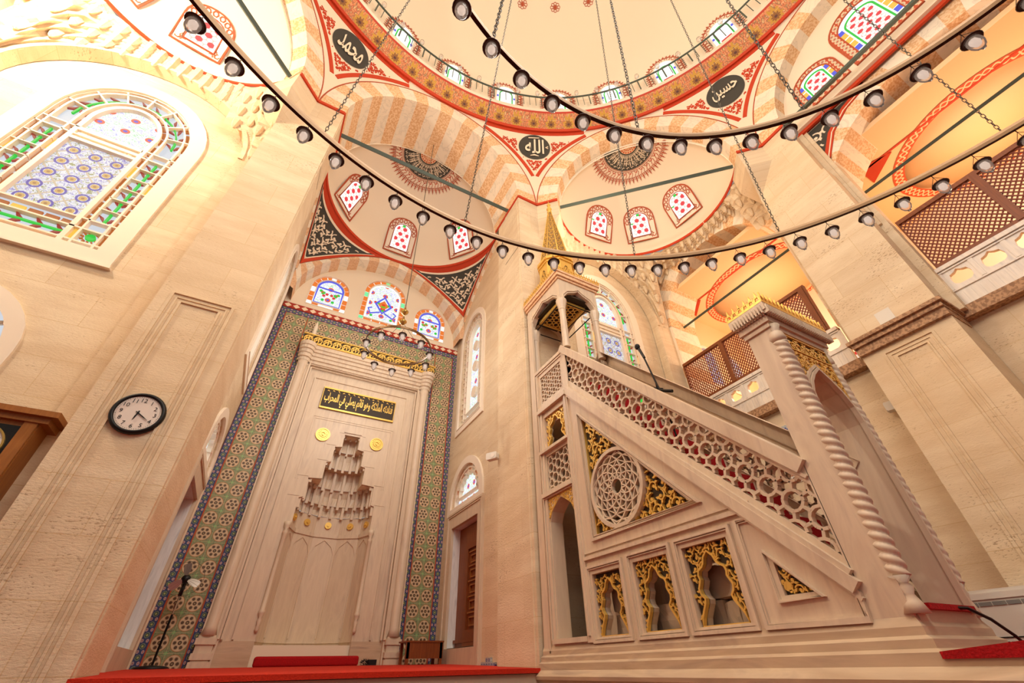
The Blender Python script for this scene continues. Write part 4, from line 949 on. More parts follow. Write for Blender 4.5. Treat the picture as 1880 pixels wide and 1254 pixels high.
# tympanum above it with two stained windows, inside the right-hand great arch
mp = PX(6.78); m = MB(); m.slab(mp, [(-3.1, 8.0), (1.1, 8.0)]+[(CY+1.95*cos(a), ZS+2.05*sin(a)) for a in frange(0, pi, 30)], (), -.1, 0); TY = struct('wall_gallery_upper', m, 'plaster')
for i, (y0, y1, z0, z1) in enumerate(((-.30, .47, 8.18, 9.12), (-1.42, -.42, 8.18, 9.6), (-2.4, -1.55, 8.18, 9.12))):
    c, hw = (y0+y1)/2, (y1-y0)/2; A = arch(c, hw, z0, z1-hw, hw); I_ = arch(c, hw*.72, z0+hw*.25, z1-hw, hw*.72)
    f = MB(); f.slab(mp, A, [I_], 0, .02, uvs=lambda u, v: (u*9, v*9)); f.bar(mp, A, .03, 0, .028, 1, closed=True); f.bar(mp, I_, .02, 0, .028, 1, closed=True); w_ = struct('window_22', f, ['frieze', 'fine_red'])
    g = MB(); g.slab(mp, I_, (), 0, .008); g.build('glass', 'glass_white', w_)
    g = MB(); g.slab(mp, rect(c-hw*.38, c+hw*.38, z0+hw*.45, z1-hw*.75), (), .008, .014, uvs=lambda u, v: (u*13, v*13)); g.build('star_glass', 'star_glass', w_)
    b = MB(); b.bar(mp, arch(c, hw*.46, z0+hw*.36, z1-hw*.95, hw*.4), .03, .008, .02, 0, closed=True)
    for s in (-1, 1):
        for z in (z0+hw*.55, z1-hw*1.05): b.slab(mp, rect(*sorted((c+s*hw*.54, c+s*hw*.70)), z, z+.12), (), .008, .02, 1)
        for k in range(3): z = z0+hw*.85+k*.17; b.slab(mp, rect(*sorted((c+s*hw*.54, c+s*hw*.70)), z, z+.13), (), .008, .018, 2)
    b.build('coloured_panes', ['glass_green', 'glass_blue', 'glass_yellow'], w_)
mb = MB(); mb.box(6.47, 6.53, -2.8, .86, 7.99, 8.05); t_ = mb.build('iron_cornice_bar', 'green_iron'); tag(t_, 'green painted iron beam at the sill of the upper right stained windows', 'beam')
mb = MB(); mb.bar(PX(6.9), [(.88, 7.98), (-2.8, 7.98)], .10, 0, .05); struct('trim_10', mb, 'red_paint')
mb = MB(); mb.box(6.85, 7.2, .76, .95, 5.2, 8.0); struct('wall_pier', mb, 'stone')
mb = MB(); mb.box(6.9, 7.25, .70, 1.95, 3.47, 8.2); struct('wall_pier', mb, 'stone')
mb = MB(); mb.box(-5.3, -4.555, .80, 1.81, -.17, ZS); mb.box(-5.45, -5.3, -4, 5.2, 5.4, 10.6); struct('wall_left_side', mb, 'stone')
# ------------------------------------------------------------------ stalactite corners under the diagonal half domes
def muq(sg):
    mb = MB(); N = 144; T = 7
    fx = (lambda p: p) if sg > 0 else (lambda p: (MIR-p[0], p[1], p[2]))
    def inner(f): a = radians(45+f); return (MX+1.85*sin(a), MY+1.85*cos(a))
    def outer(f):
        a = radians(45+f); s, c = sin(a), cos(a); k = 99
        if c > 1e-4: k = min(k, (5.0-MY)/c)
        if s > 1e-4: k = min(k, (7.15-MX)/s)
        k = max(k, 1.86); x, y = MX+k*s, MY+k*c
        if y > 4.99: d = abs(x-5.33)/1.52; z = 6.32+1.5*sqrt(max(0, 1-d*d))
        else: d = abs(y-3.49)/1.82; z = 6.4+1.88*sqrt(max(0, 1-d*d))
        if f < -66 or f > 66: z = min(z, 7.0)
        return x, y, max(6.32, min(z, 7.9))
    rows = []
    def P(i, t, z01):
        f = -90+180*i/N; a, b = inner(f), outer(f)
        return fx((a[0]+(b[0]-a[0])*t, a[1]+(b[1]-a[1])*t, 8.07+(b[2]-8.07)*z01))
    for k in range(T):
        per = 8
        def zig(i, k=k): ph = (i+(per//2 if k % 2 else 0)) % per; return (abs(ph-per/2)/(per/2))*.9
        def zg2(i, k=k): ph = (i+(per//2 if k % 2 else 0)) % per; return 1 if ph == 0 else 0
        t0 = k/T; rows.append([mb.pt(ID, *P(i, min(1, t0+zig(i)/T), k/T)) for i in range(N+1)])
        rows.append([mb.pt(ID, *P(i, min(1, t0+zig(i)/T*1.15+.02), (k+.72+.2*zg2(i))/T)) for i in range(N+1)])
    rows.append([mb.pt(ID, *P(i, 1, 1)) for i in range(N+1)])
    for j in range(len(rows)-1):
        for i in range(N):
            mb.face(rows[j][i], rows[j][i+1], rows[j+1][i+1], mat=0); mb.face(rows[j][i], rows[j+1][i+1], rows[j+1][i], mat=0)
    o = struct('trim_11', mb, 'stone')
    kn = MB()
    for k in range(1, T):
        for i in range(4 if k % 2 else 0, N, 8):
            p = P(i, min(1, (k+.62)/T), (k+.15)/T); kn.lathe(p, [(.0, -.16), (.03, -.13), (.055, -.05), (.07, .06)], 6)
    kn.build('pendants', 'stone', o)
muq(1); muq(-1)
# ------------------------------------------------------------------ tie rods
def rod(lab, a, b, r=.045):
    mb = MB(); mb.tube([a, b], r, 4); o = mb.build('tie_rod', 'green_iron'); tag(o, lab, 'tie rod', 'iron tie rods')
rod('dark green iron tie rod spanning the arch in front of the niche bay', (-.86, 5.0, 8.12), (2.79, 5.0, 8.12))
rod('dark green iron tie rod crossing below the right corner half dome', (3.72, 4.32, 8.02), (6.30, 1.86, 8.02))
rod('dark green iron tie rod crossing below the left corner half dome', (MIR-3.72, 4.32, 8.02), (MIR-6.30, 1.86, 8.02))
rod('dark iron tie rod spanning the gallery arch right of the pulpit', (7.6, 4.94, 6.5), (7.6, 2.04, 6.5), .035)
rod('dark iron tie rod spanning the orange-lit gallery arch at the far right', (7.6, .9, 6.5), (7.6, -2.9, 6.5), .035)
# ------------------------------------------------------------------ prayer niche
mp = PY(8.0)
T_ = thing('prayer_niche', 'tall pale marble prayer niche with gilded cresting and stepped stalactite hood', 'prayer niche', (0, 0, 0))
mb = MB(); XL, XR = -.36, 2.29
mb.slab(mp, [(XL, .03), (XL, 5.0), (XR, 5.0), (XR, .03), (2.06, .03), (2.06, 4.78), (-.13, 4.78), (-.13, .03)], (), 0, .13)
for i, (o_, w_, d_) in enumerate(((.0, .035, .17), (.05, .03, .15), (.085, .02, .16), (.20, .03, .15))): mb.bar(mp, [(XL+.02+o_, .36), (XL+.02+o_, 4.9), ], w_, .1, d_); mb.bar(mp, [(XR-.02-o_, .36), (XR-.02-o_, 4.9)], w_, .1, d_)
mb.bar(mp, [(-.10, .36), (-.10, 4.74), (2.03, 4.74), (2.03, .36)], .03, .08, .11)
mb.build('frame', 'marble', T_)
mb = MB(); mb.slab(mp, [(-.13, .03), (-.13, 4.78), (2.06, 4.78), (2.06, .03), (1.60, .03)]+NP[1:-1]+[(.32, 1.88), (.30, .03)], (), 0, .05)
mb.bar(mp, [(.03, .36), (.03, 4.56), (1.87, 4.56), (1.87, .36)], .025, .05, .075)
for o_ in (0, .04): mb.bar(mp, [(.20+o_, 2.6), (.20+o_, 3.78-o_), (1.70-o_, 3.78-o_), (1.70-o_, 2.6)], .01, .05, .056)
for k, w_ in enumerate((.24, .42, .50, .74, .80)):
    z = (3.55, 3.29, 2.99, 2.67, 2.33)[k]
    for s in (-1, 1): mb.slab(mp, rect(*sorted((.96+s*(w_-.12), .96+s*w_))+[], ) if 0 else rect(min(.96+s*(w_-.18), .96+s*w_), max(.96+s*(w_-.18), .96+s*w_), z-.006, z+.006), (), .05, .056)
mb.slab(mp, rect(.80, 1.12, 3.56, 3.58), (), .05, .07)
mb.build('face_slab', 'marble', T_)
mb = MB()
for i, (z0, z1, w_) in enumerate(((4.80, 4.86, .16), (4.86, 4.93, .20), (4.93, 5.0, .23), (5.0, 5.06, .27), (5.06, 5.14, .30))):
    mb.box(XL-.03, XR+.03, 8.0-w_, 8.0, z0, z1)
    for x in (XL+.09, XR-.09): mb.lathe((x, 8.0-w_+.03, z0), [(.115+i*.008, 0), (.122+i*.008, z1-z0)], 16)
mb.build('cornice', 'marble', T_)
for x in (XL+.09, XR-.09):
    mb = MB(); mb.lathe((x, 7.86, .4), [(.10, 0), (.075, .1), (.075, 4.2), (.085, 4.3), (.10, 4.34), (.085, 4.38), (.11, 4.42)], 14); mb.build('engaged_column', 'marble', T_, True)
    mb = MB()
    for z in (.05, .14, .30): mb.box(x-.12, x+.12, 7.78, 8.0, z, z+.07)
    mb.box(x-.10, x+.10, 7.80, 8.0, .0, .4); mb.build('column_base', 'marble', T_)
cr = MB(); cr.box(XL-.05, XR+.05, 7.70, 8.0, 5.14, 5.36); C_ = cr.build('cresting', 'gold_dark', T_)
sc = MB(); mpc = lambda u, v, w: (u, 7.70-w, v)
for k in range(15):
    x = XL+.05+k*.182
    for s in (-1, 1): sc.bar(mpc, [(x+s*.0+s*.075*cos(t)*(1-.12*t), 5.25+.075*sin(t)*(1-.12*t)) for t in frange(-2.4, 3.4, 14)], .017, 0, .02)
    sc.bar(mpc, [(x-.09, 5.16, 1), (x-.02, 5.25, 1.4), (x+.09, 5.34, .6)], .015, 0, .024); sc.bar(mpc, [(x, 5.17, .3), (x+.01, 5.22, 1.8), (x, 5.33, .4)], .015, 0, .026)
sc.bar(mpc, [(XL-.05, 5.152), (XR+.05, 5.152)], .022, 0, .03); sc.bar(mpc, [(XL-.05, 5.352), (XR+.05, 5.352)], .022, 0, .03)
msd = lambda u, v, w: (XL-.05-w, u, v)
for y in (7.78, 7.92): sc.bar(msd, [(y+.06*cos(t), 5.25+.07*sin(t)) for t in frange(-2.4, 3.4, 12)], .024, 0, .02)
sc.build('gilded_scrollwork', 'gold', C_)
mb = MB(); mb.lathe((XL+.11, 7.85, 5.36), [(.10, 0), (.075, .05), (.05, .12), (.035, .14), (.05, .17), (.03, .2), (.045, .24), (.035, .32), (.015, .42), (0, .47)], 12); mb.build('finial', 'plaster', T_, True)
mb = MB(); mb.slab(mp, rect(.235, 1.655, 3.955, 4.40), (), .05, .075); I_ = mb.build('inscription_plaque', 'gold_dark', T_)
mb = MB(); mb.bar(mp, [(.245, 3.965), (1.645, 3.965), (1.645, 4.39), (.245, 4.39)], .032, .07, .095, closed=True); mb.build('gilded_border', 'gold', I_)
mb = MB(); text(mb, mp, shape_ar('فنادته الملئكة وهو قائم يصلي في المحراب'), .945, 4.165, 1.32, .29, 0, .084, bold=.02)
for i in range(14): mb.bar(mp, [(.31+i*.096, 4.33+.012*(i % 3), .4), (.325+i*.096, 4.345+.012*(i % 3), 1.2), (.35+i*.096, 4.325+.014*(i % 2), .4)], .014, .075, .085)
mb.build('gilded_lettering', 'gold', I_)
for x in (.44, 1.42):
    mb = MB(); mb.disc(mp, (x, 3.44), .125, .05, .065, 28); mb.bar(mp, [(x+.115*cos(t), 3.44+.115*sin(t)) for t in frange(0, 2*pi-.01, 28)], .02, .06, .075, closed=True)
    for k in range(16): a = 2*pi*k/16; mb.bar(mp, [(x+.05*cos(a), 3.44+.05*sin(a), .6), (x+.09*cos(a), 3.44+.09*sin(a), 1.2)], .018, .06, .072)
    mb.bar(mp, [(x+.045*cos(t), 3.44+.045*sin(t)) for t in frange(0, 6.2, 18)], .014, .06, .08, closed=True); mb.disc(mp, (x, 3.44), .02, .06, .085, 10); mb.build('gilded_rosette', 'gold', T_)
# hollow of the niche: five-sided below, stalactite tiers above
def hollow(R, k=5): return [(.96-R*cos(pi*i/k), 8.0+R*.82*sin(pi*i/k)) for i in range(k+1)]
mb = MB(); h = hollow(.66)
for i in range(5):
    a, b = h[i], h[i+1]; mb.face(*[mb.pt(ID, *q) for q in ((a[0], a[1], .0), (b[0], b[1], .0), (b[0], b[1], 1.92), (a[0], a[1], 1.92))])
mb.build('niche_back', 'marble', T_)
rb = MB()
for i in range(5):
    a, b = h[i], h[i+1]; m_ = ((a[0]+b[0])/2, (a[1]+b[1])/2); L = hypot(b[0]-a[0], b[1]-a[1]); tx, ty = (b[0]-a[0])/L, (b[1]-a[1])/L
    f = lambda u, v, w, m_=m_, tx=tx, ty=ty: (m_[0]+tx*u+ty*w, m_[1]+ty*u-tx*w, v)
    A = [(-L*.45, 1.58), (-L*.32, 1.70), (0, 1.80), (L*.32, 1.70), (L*.45, 1.58)]
    rb.slab(f, [(-L/2, 1.86), (-L/2, .4), (-L*.46, .4)]+A+[(L*.46, .4), (L/2, .4), (L/2, 1.86)], (), 0, .012); rb.slab(f, rect(-L/2, L/2, 1.84, 1.90), (), 0, .03); rb.slab(f, rect(-L/2, L/2, .34, .36), (), 0, .02)
    rs = MB(); rs.disc(f, (0, 2.04), .055, .0, .03, 16); rs.disc(f, (0, 2.04), .02, .03, .045, 8); 
    if 1: rs.build('gilded_boss', 'gold', T_)
    rb.slab(f, rect(-L/2, L/2, 1.9, 2.18), (), -.01, .002)
rb.build('blind_arcade', 'marble', T_)
mq = MB(); tiers = [(2.18, 2.36, .645, 10), (2.36, 2.64, .60, 11), (2.64, 2.97, .555, 9), (2.97, 3.27, .36, 8), (3.27, 3.53, .28, 6), (3.53, 3.56, .15, 4)]
for k, (z0, z1, R, n) in enumerate(tiers):
    pts = [(.96-R*cos(pi*i/(n*4)), 8.0+R*.82*sin(pi*i/(n*4))) for i in range(n*4+1)]
    def rr(i, amt): q = (i % 4); return 1+amt*(.10 if q in (1, 3) else .16 if q == 2 else 0)
    def row(z, sc_, amt): return [mq.pt(ID, .96+(x-.96)*sc_*rr(i, amt), 8.0+(y-8.0)*sc_*rr(i, amt), z) for i, (x, y) in enumerate(pts)]
    nxt = tiers[k+1][2]/R if k+1 < len(tiers) else .02
    R0 = row(z0, .96, .0); R1 = row(z0+(z1-z0)*.55, .97, .6); R2 = row(z0+(z1-z0)*.92, .93, .35); R3 = row(z1, min(.9, nxt*1.0), 0)
    for a, b in ((R0, R1), (R1, R2), (R2, R3)):
        for i in range(n*4): mq.face(a[i], a[i+1], b[i+1], b[i])
    for i in range(0, n*4+1, 4):     # hanging shafts between the cells
        x, y = pts[i]; x, y = .96+(x-.96)*.93, 8.0+(y-8.0)*.93; w_ = .022 if R > .3 else .014
        mq.box(x-w_, x+w_, y-w_-.0, y+w_, z0-(.06 if k else .03), z1-.01)
    for i in range(n*4): 
        pass
mq.build('stalactite_hood', 'marble', T_)
for x in (.285, 1.61):
    mb = MB(); mb.lathe((x, 7.93, .44), [(.012, 0), (.03, .03), (.02, .08), (.032, .14), (.02, .17), (.04, .22), (.045, .25), (.032, .27), (.032, 1.28), (.042, 1.30), (.02, 1.34), (.045, 1.40), (.05, 1.46)], 10); mb.build('colonnette', 'marble', T_, True)
for a_, b_ in ((-.13, .3), (1.6, 2.06)): mb = MB(); mb.slab(mp, rect(a_, b_, .03, .345), (), .05, .062); mb.build('plinth', 'marble_base', T_)
# ------------------------------------------------------------------ pulpit (minbar)
xm, XW = 2.83, .70
PU = thing('pulpit', 'tall carved marble pulpit with stair, pierced balustrade, canopy and gilded spire', 'pulpit', (0, 0, 0))
S1 = PX(xm); S2 = lambda u, v, w: (xm+XW+w, u, v)
def nichehole(a, b, z0, z1):
    c, h = (a+b)/2, (b-a)/2; z = z0; H = z1-z0
    L = [(h*k_, z+H*q_) for k_, q_ in ((.90, 0), (.84, .12), (.70, .22), (.58, .30), (.54, .36), (.66, .42), (.70, .50), (.60, .58), (.56, .62), (.60, .68), (.54, .75), (.36, .79), (.28, .83), (.20, .92), (0, 1))]
    return [(c+x, y) for x, y in L]+[(c-x, y) for x, y in reversed(L[:-1])]
panels = [(3.15, 3.64, .16, .74), (2.58, 3.07, .16, .75), (2.01, 2.52, .16, .755)]
# inner hole of each pierced panel (frame inset)
pin = [(a+.05, b-.05, z0+.035, z1-.06) for a, b, z0, z1 in panels]
Ptri = [(3.46, 1.0), (2.28, 1.0), (3.46, 2.25)]; Tri2 = [(1.78, .31), (1.60, .31), (1.78, .49)]
doorA = [(3.75, .21), (4.22, .21), (4.22, 1.30), (4.17, 1.40), (4.06, 1.48), (3.985, 1.52), (3.91, 1.48), (3.80, 1.40), (3.75, 1.30)]
side = [(1.36, .06), (4.5, .06), (4.5, 2.72), (3.66, 2.72), (1.36, .30)]
up = rect(3.77, 4.21, 2.15, 2.60); lat = rect(3.76, 4.22, 1.66, 2.07)
for f_, nm in ((S1, 'side_panel'), (S2, 'far_side_panel')):
    mb = MB(); mb.slab(f_, side, ([rect(*q) for q in pin]+[Ptri, doorA, up, lat, Tri2]) if f_ is S1 else [rect(*pin[1])], -.07, 0, side=0); PN = mb.build(nm, 'marble', PU)
    if f_ is S2: continue
    mo = MB()
    def fr_(P, closed=True, k=1.0): 
        mo.bar(S1, P, .03*k, 0, .022, closed=closed)
        c = (sum(p_[0] for p_ in P)/len(P), sum(p_[1] for p_ in P)/len(P))
        for q_, d_ in ((.93, .014), (.97, .018)): mo.bar(S1, [(c[0]+(x-c[0])*q_, c[1]+(y-c[1])*q_) for x, y in P], .012, 0, d_, closed=closed)
    for a, b, z0, z1 in panels: fr_(rect(a, b, z0, z1))
    fr_([(1.95, .16), (1.95, .77), (1.84, .77), (1.37, .27), (1.37, .16)]); fr_([(3.50, .96), (2.18, .96), (3.50, 2.34)])
    fr_([(1.82, .28), (1.82, .56), (1.55, .28)], k=.6)
    mo.bar(S1, [(1.80, .82), (3.66, .82)], .03, 0, .025); mo.bar(S1, [(1.80, .865), (3.66, .865)], .012, 0, .015)
    mo.bar(S1, [(1.36, .30), (3.66, 2.73)], .07, 0, .04); mo.bar(S1, [(1.36, .245), (3.66, 2.66)], .02, 0, .025); mo.bar(S1, [(1.36, .37), (3.66, 2.80)], .03, 0, .03)
    mo.bar(S1, [(3.69, .16), (3.69, 2.72)], .08, 0, .02); mo.bar(S1, [(3.69, .21), (3.69, 2.72)], .03, 0, .035); mo.bar(S1, [(4.26, .2), (4.26, 2.7)], .05, 0, .02); mo.bar(S1, [(4.30, .2), (4.30, 3.3)], .02, 0, .03); mo.bar(S1, [(3.73, .19), (4.30, .19)], .04, 0, .025)
    mo.bar(S1, [(3.70, 1.60), (4.30, 1.60)], .05, 0, .05); mo.bar(S1, [(3.70, 1.565), (4.30, 1.565)], .015, 0, .03); mo.bar(S1, [(3.70, 2.13), (4.30, 2.13)], .035, 0, .05); mo.bar(S1, [(3.66, 2.70), (4.30, 2.70)], .05, 0, .05); mo.bar(S1, [(3.66, 2.755), (4.30, 2.755)], .02, 0, .03)
    mo.bar(S1, [(4.42, .12), (4.42, 4.6)], .12, -.02, .008); mo.bar(S1, [(4.36, .1), (4.36, 4.6)], .02, 0, .02); mo.build('mouldings', 'marble', PN)
# pierced and gilded panels
for (a, b, z0, z1) in pin:
    hole = nichehole(a, b, z0, z1-.05); mb = MB(); scrolls(mb, S1, rect(a, b, z0, z1), .072, .0085, -.045, -.025, seed=int(a*10), avoid=lambda x, y, hole=hole: inpoly(x, y, hole), leaf=1.1)
    mb.bar(S1, hole, .014, -.05, -.018, closed=True); g_ = mb.build('gilded_fretwork', 'gold', PU)
    mb = MB(); mb.slab(S1, rect(a, b, z0, z1), [hole], -.065, -.05); bk = mb.build('backing', 'gold_dark', g_)
    mb = MB()
    for i in range(len(hole)): p0, p1 = hole[i], hole[(i+1) % len(hole)]; mb.face(*[mb.pt(S1, *q) for q in ((*p0, -.02), (*p1, -.02), (*p1, -.12), (*p0, -.12))])
    mb.build('niche_edge', 'marble', g_)
mb = MB(); cen = (3.07, 1.36); rc = .355
scrolls(mb, S1, Ptri, .105, .012, -.05, -.025, seed=11, avoid=lambda x, y: hypot(x-cen[0], y-cen[1]) < rc+.01, leaf=1.2); mb.bar(S1, Ptri, .015, -.06, -.02, closed=True); g_ = mb.build('gilded_triangle', 'gold', PU)
mb = MB(); mb.slab(S1, Ptri, [[(cen[0]+rc*cos(t), cen[1]+rc*sin(t)) for t in frange(0, 2*pi*35/36, 35)]], -.07, -.055); mb.build('backing', 'gold_dark', g_)
mb = MB(); mb.bar(S1, [(cen[0]+(rc)*cos(t), cen[1]+(rc)*sin(t)) for t in frange(0, 2*pi*39/40, 39)], .035, -.06, .01, closed=True)
RG = [.0, .07, .13, .19, .25, .30, .345]
for k in range(12):
    for j in range(1, len(RG)-1):
        off = 0 if j % 2 else 15; off2 = 15 if j % 2 else 0; a = radians(30*k+off)
        for s in (-1, 1): b = a+s*radians(15); mb.bar(S1, [(cen[0]+RG[j]*cos(a), cen[1]+RG[j]*sin(a)), (cen[0]+RG[j+1]*cos(b), cen[1]+RG[j+1]*sin(b))], .012, -.05, -.012)
        c = a+radians(30)
        if j in (1, 3, 5): mb.bar(S1, [(cen[0]+RG[j]*cos(a), cen[1]+RG[j]*sin(a)), (cen[0]+RG[j]*1.06*cos((a+c)/2), cen[1]+RG[j]*1.06*sin((a+c)/2)), (cen[0]+RG[j]*cos(c), cen[1]+RG[j]*sin(c))], .011, -.05, -.014)
        if j in (2, 4): mb.bar(S1, [(cen[0]+RG[j]*cos(a), cen[1]+RG[j]*sin(a)), (cen[0]+RG[j]*cos(c), cen[1]+RG[j]*sin(c))], .010, -.05, -.016)
mb.build('star_rosette_screen', 'marble', PU)
mb = MB(); scrolls(mb, S1, Tri2, .06, .008, -.03, -.008, seed=2, leaf=1.5); mb.disc(S1, (1.745, .355), .028, -.03, -.008, 12); g_ = mb.build('gilded_triangle', 'gold', PU); mb = MB(); mb.slab(S1, Tri2, (), -.05, -.03); mb.build('backing', 'gold_dark', g_)
for P_ in ([(3.74, 1.30), (3.74, 1.55), (3.98, 1.55), (3.975, 1.53), (3.80, 1.41)], [(4.24, 1.30), (4.24, 1.55), (3.99, 1.55), (3.995, 1.53), (4.17, 1.41)]): mb = MB(); scrolls(mb, S1, P_, .05, .009, .0, .006, seed=4); mb.bar(S1, P_, .008, 0, .005, closed=True); mb.build('gilded_spandrel', 'gold', PU)
h5 = nichehole(3.77, 4.21, 2.15, 2.56); mb = MB(); scrolls(mb, S1, up, .09, .012, -.045, -.025, seed=6, avoid=lambda x, y: inpoly(x, y, h5)); mb.bar(S1, h5, .016, -.05, -.015, closed=True); g_ = mb.build('gilded_fretwork', 'gold', PU)
mb = MB(); mb.slab(S1, up, [h5], -.065, -.05); mb.build('backing', 'plaster', g_)
mb = MB(); girih(mb, S1, lat, .16, .014, -.05, -.015); mb.build('pierced_screen', 'marble', PU)
mb = MB()
for i in range(len(doorA)): p0, p1 = doorA[i], doorA[(i+1) % len(doorA)]; mb.face(*[mb.pt(S1, *q) for q in ((*p0, -.07), (*p1, -.07), (*p1, -.16), (*p0, -.16))])
mb.slab(S1, rect(3.70, 4.26, .15, 1.6), (), -.40, -.38); mb.build('recess', 'marble', PU)
# landing balustrade, stair balustrades
for f_, nm in ((S1, 'landing_balustrade'), (S2, 'landing_balustrade')):
    mb = MB(); R_ = rect(3.66, 4.34, 2.74, 3.38); H_ = rect(3.74, 4.24, 2.83, 3.24); mb.slab(f_, R_, [H_], -.06, 0); mb.bar(f_, [(3.62, 3.36), (4.36, 3.36)], .05, -.08, .02); mb.bar(f_, [(3.66, 3.31), (4.36, 3.31)], .02, 0, .012); o_ = mb.build(nm, 'marble', PU)
    mb = MB(); girih(mb, f_, H_, .105, .013, -.05, -.012); mb.build('pierced_screen', 'marble', o_)
sl = 1.075
for f_ in (S1, S2):
    B = lambda u, v, w, f_=f_: f_(u, v+(u-1.36)*sl, w)       # sheared with the stair
    mb = MB(); H_ = [(1.37, .45), (3.60, .45), (3.60, .86), (1.37, .86)]
    zl = lambda u: .30+(u-1.36)*1.057
    mb.slab(f_, [(1.365, .35), (3.70, 2.80), (3.70, 3.42), (1.365, .985)], [[(1.375, .455), (3.60, 2.85), (3.60, 3.25), (1.375, .845)]], -.06, 0)
    mb.bar(f_, [(1.37, .957), (3.68, 3.40)], .09, -.08, .035) if f_ is S1 else mb.bar(f_, [(1.37, 1.01), (3.68, 3.45)], .19, -.10, .03); mb.bar(f_, [(1.37, .89), (3.66, 3.33)], .02, 0, .018); mb.bar(f_, [(3.645, 2.73), (3.645, 3.36)], .09, -.07, .015)
    o_ = mb.build('stair_balustrade', 'marble', PU)
    th = math.atan(sl); ct, st_ = cos(th), sin(th); RB = lambda u, v, w, f_=f_: f_(1.36+u*ct-v*st_, .44+u*st_+v*ct, w)
    toR = lambda y, z: ((y-1.36)*ct+(z-.44)*st_, -(y-1.36)*st_+(z-.44)*ct)
    mb = MB(); girih(mb, RB, [toR(1.37, .45), toR(3.61, 2.85), toR(3.61, 3.26), toR(1.37, .85)], .178, .019, -.05, -.01); mb.build('pierced_screen', 'marble', o_)
# stair with red runner
mb = MB(); rn = MB()
for k in range(11):
    y0 = 3.62-(k+1)*.19; z = .33+(11-k)*.222; mb.box(xm+.06, xm+XW-.06, y0, y0+.22, z-.05, z); mb.box(xm+.06, xm+XW-.06, y0, y0+.03, z-.222, z-.05); (rn.box(xm+.10, xm+XW-.10, y0-.012, y0+.20, z, z+.012), rn.box(xm+.10, xm+XW-.10, y0-.012, y0, z-.222, z)) if k < 10 else None
mb.box(xm+.06, xm+XW-.06, 3.62, 4.48, 2.5, 2.78); mb.build('steps', 'marble', PU)
ra = rn.build('stair_runner', 'rug_red'); tag(ra, 'red carpet runner laid over the steps inside the marble pulpit', 'carpet runner')
# portal
mb = MB(); y0, y1 = 1.18, 1.36

FP = PY(y0); dA = [(2.92, .18), (3.44, .18), (3.44, 1.30), (3.42, 1.42), (3.36, 1.52), (3.28, 1.60), (3.18, 1.67), (3.08, 1.60), (3.00, 1.52), (2.94, 1.42), (2.92, 1.30)]
mb.slab(FP, rect(xm, xm+XW, .14, 2.02), [dA], -.18, 0)
for k_, d_ in ((0, .03), (.03, .02)): mb.bar(FP, [(x+(x-3.18)*k_*2, z+k_) for x, z in dA[1:]+dA[:1]][:-1], .022, 0, d_)
mb.build('portal', 'marble', PU)
for x in (xm+.04, xm+XW-.02):
    mb = MB(); r_ = .045 if x < 3 else .025; mb.lathe((x, y0-.005, .33), [(r_, 0)]+[(r_, .0075*i) for i in range(1, 197)]+[(r_, 1.48)], 18, twist=118, lobes=2, amp=.30); mb.build('twisted_column', 'marble', PU, True)
    mb = MB(); mb.lathe((x, y0, .17), [(r_*1.3, 0), (r_*.9, .05), (r_*.6, .08), (r_*.9, .11), (r_*.6, .13), (r_*1.2, .16)], 12); mb.build('column_base', 'marble', PU, True); mb = MB(); mb.lathe((x, y0, 1.81), [(r_, 0), (r_*1.3, .03), (r_*1.1, .08), (r_*.7, .10), (r_*1.2, .15)], 12); mb.build('column_capital', 'marble', PU, True)
mb = MB(); scrolls(mb, FP, rect(2.95, 3.46, 1.80, 1.90), .055, .008, .002, .014, seed=7); mb.bar(FP, rect(2.94, 3.47, 1.79, 1.91), .008, 0, .018, closed=True); g_ = mb.build('gilded_panel', 'gold', PU)
for P_ in ([(2.94, 1.77), (2.94, 1.42), (3.0, 1.57), (3.18, 1.72), (3.185, 1.77)], [(3.46, 1.77), (3.46, 1.42), (3.37, 1.57), (3.19, 1.72), (3.19, 1.77)]): mb = MB(); scrolls(mb, FP, P_, .06, .009, .002, .014, seed=9); mb.bar(FP, P_, .008, 0, .012, closed=True); mb.build('gilded_spandrel', 'gold', PU)
mb = MB(); mb.slab(FP, rect(2.94, 3.47, 1.79, 1.91), (), 0, .004); mb.build('backing', 'gold_dark', g_)
mb = MB()
for i, (z0, z1, e) in enumerate(((1.94, 1.98, .015), (1.98, 2.03, .03), (2.03, 2.06, .04), (2.06, 2.13, .06))): mb.box(xm-e, xm+XW+e, y0-e, y1+e, z0, z1)
for i in range(34): mb.box(xm-.05+i*.0245, xm-.04+i*.0245, y0-.075, y0-.03, 2.03, 2.10)
for i in range(11): mb.box(xm-.075, xm-.03, y0-.04+i*.0245, y0-.03+i*.0245, 2.03, 2.10)
mb.build('portal_cornice', 'marble', PU)
def crest(mb, f_, a, b, z, h, n):
    st = (b-a)/n
    mb.bar(f_, [(a, z+.01), (b, z+.01)], .02, -.006, .006)
    for i in range(n):
        c = a+st*(i+.5)
        mb.bar(f_, [(c-st*.45, z+.01, .5), (c-st*.3, z+h*.45, 1), (c, z+h*.6, 1), (c+st*.3, z+h*.45, 1), (c+st*.45, z+.01, .5)], st*.16, -.006, .006)
        mb.slab(f_, [(c-st*.18, z+h*.5), (c, z+h*.42), (c+st*.18, z+h*.5), (c, z+h)], (), -.006, .006); mb.slab(f_, [(c+st*.4, z+h*.2), (c+st*.5, z+h*.1), (c+st*.6, z+h*.2), (c+st*.5, z+h*.65)], (), -.006, .006)
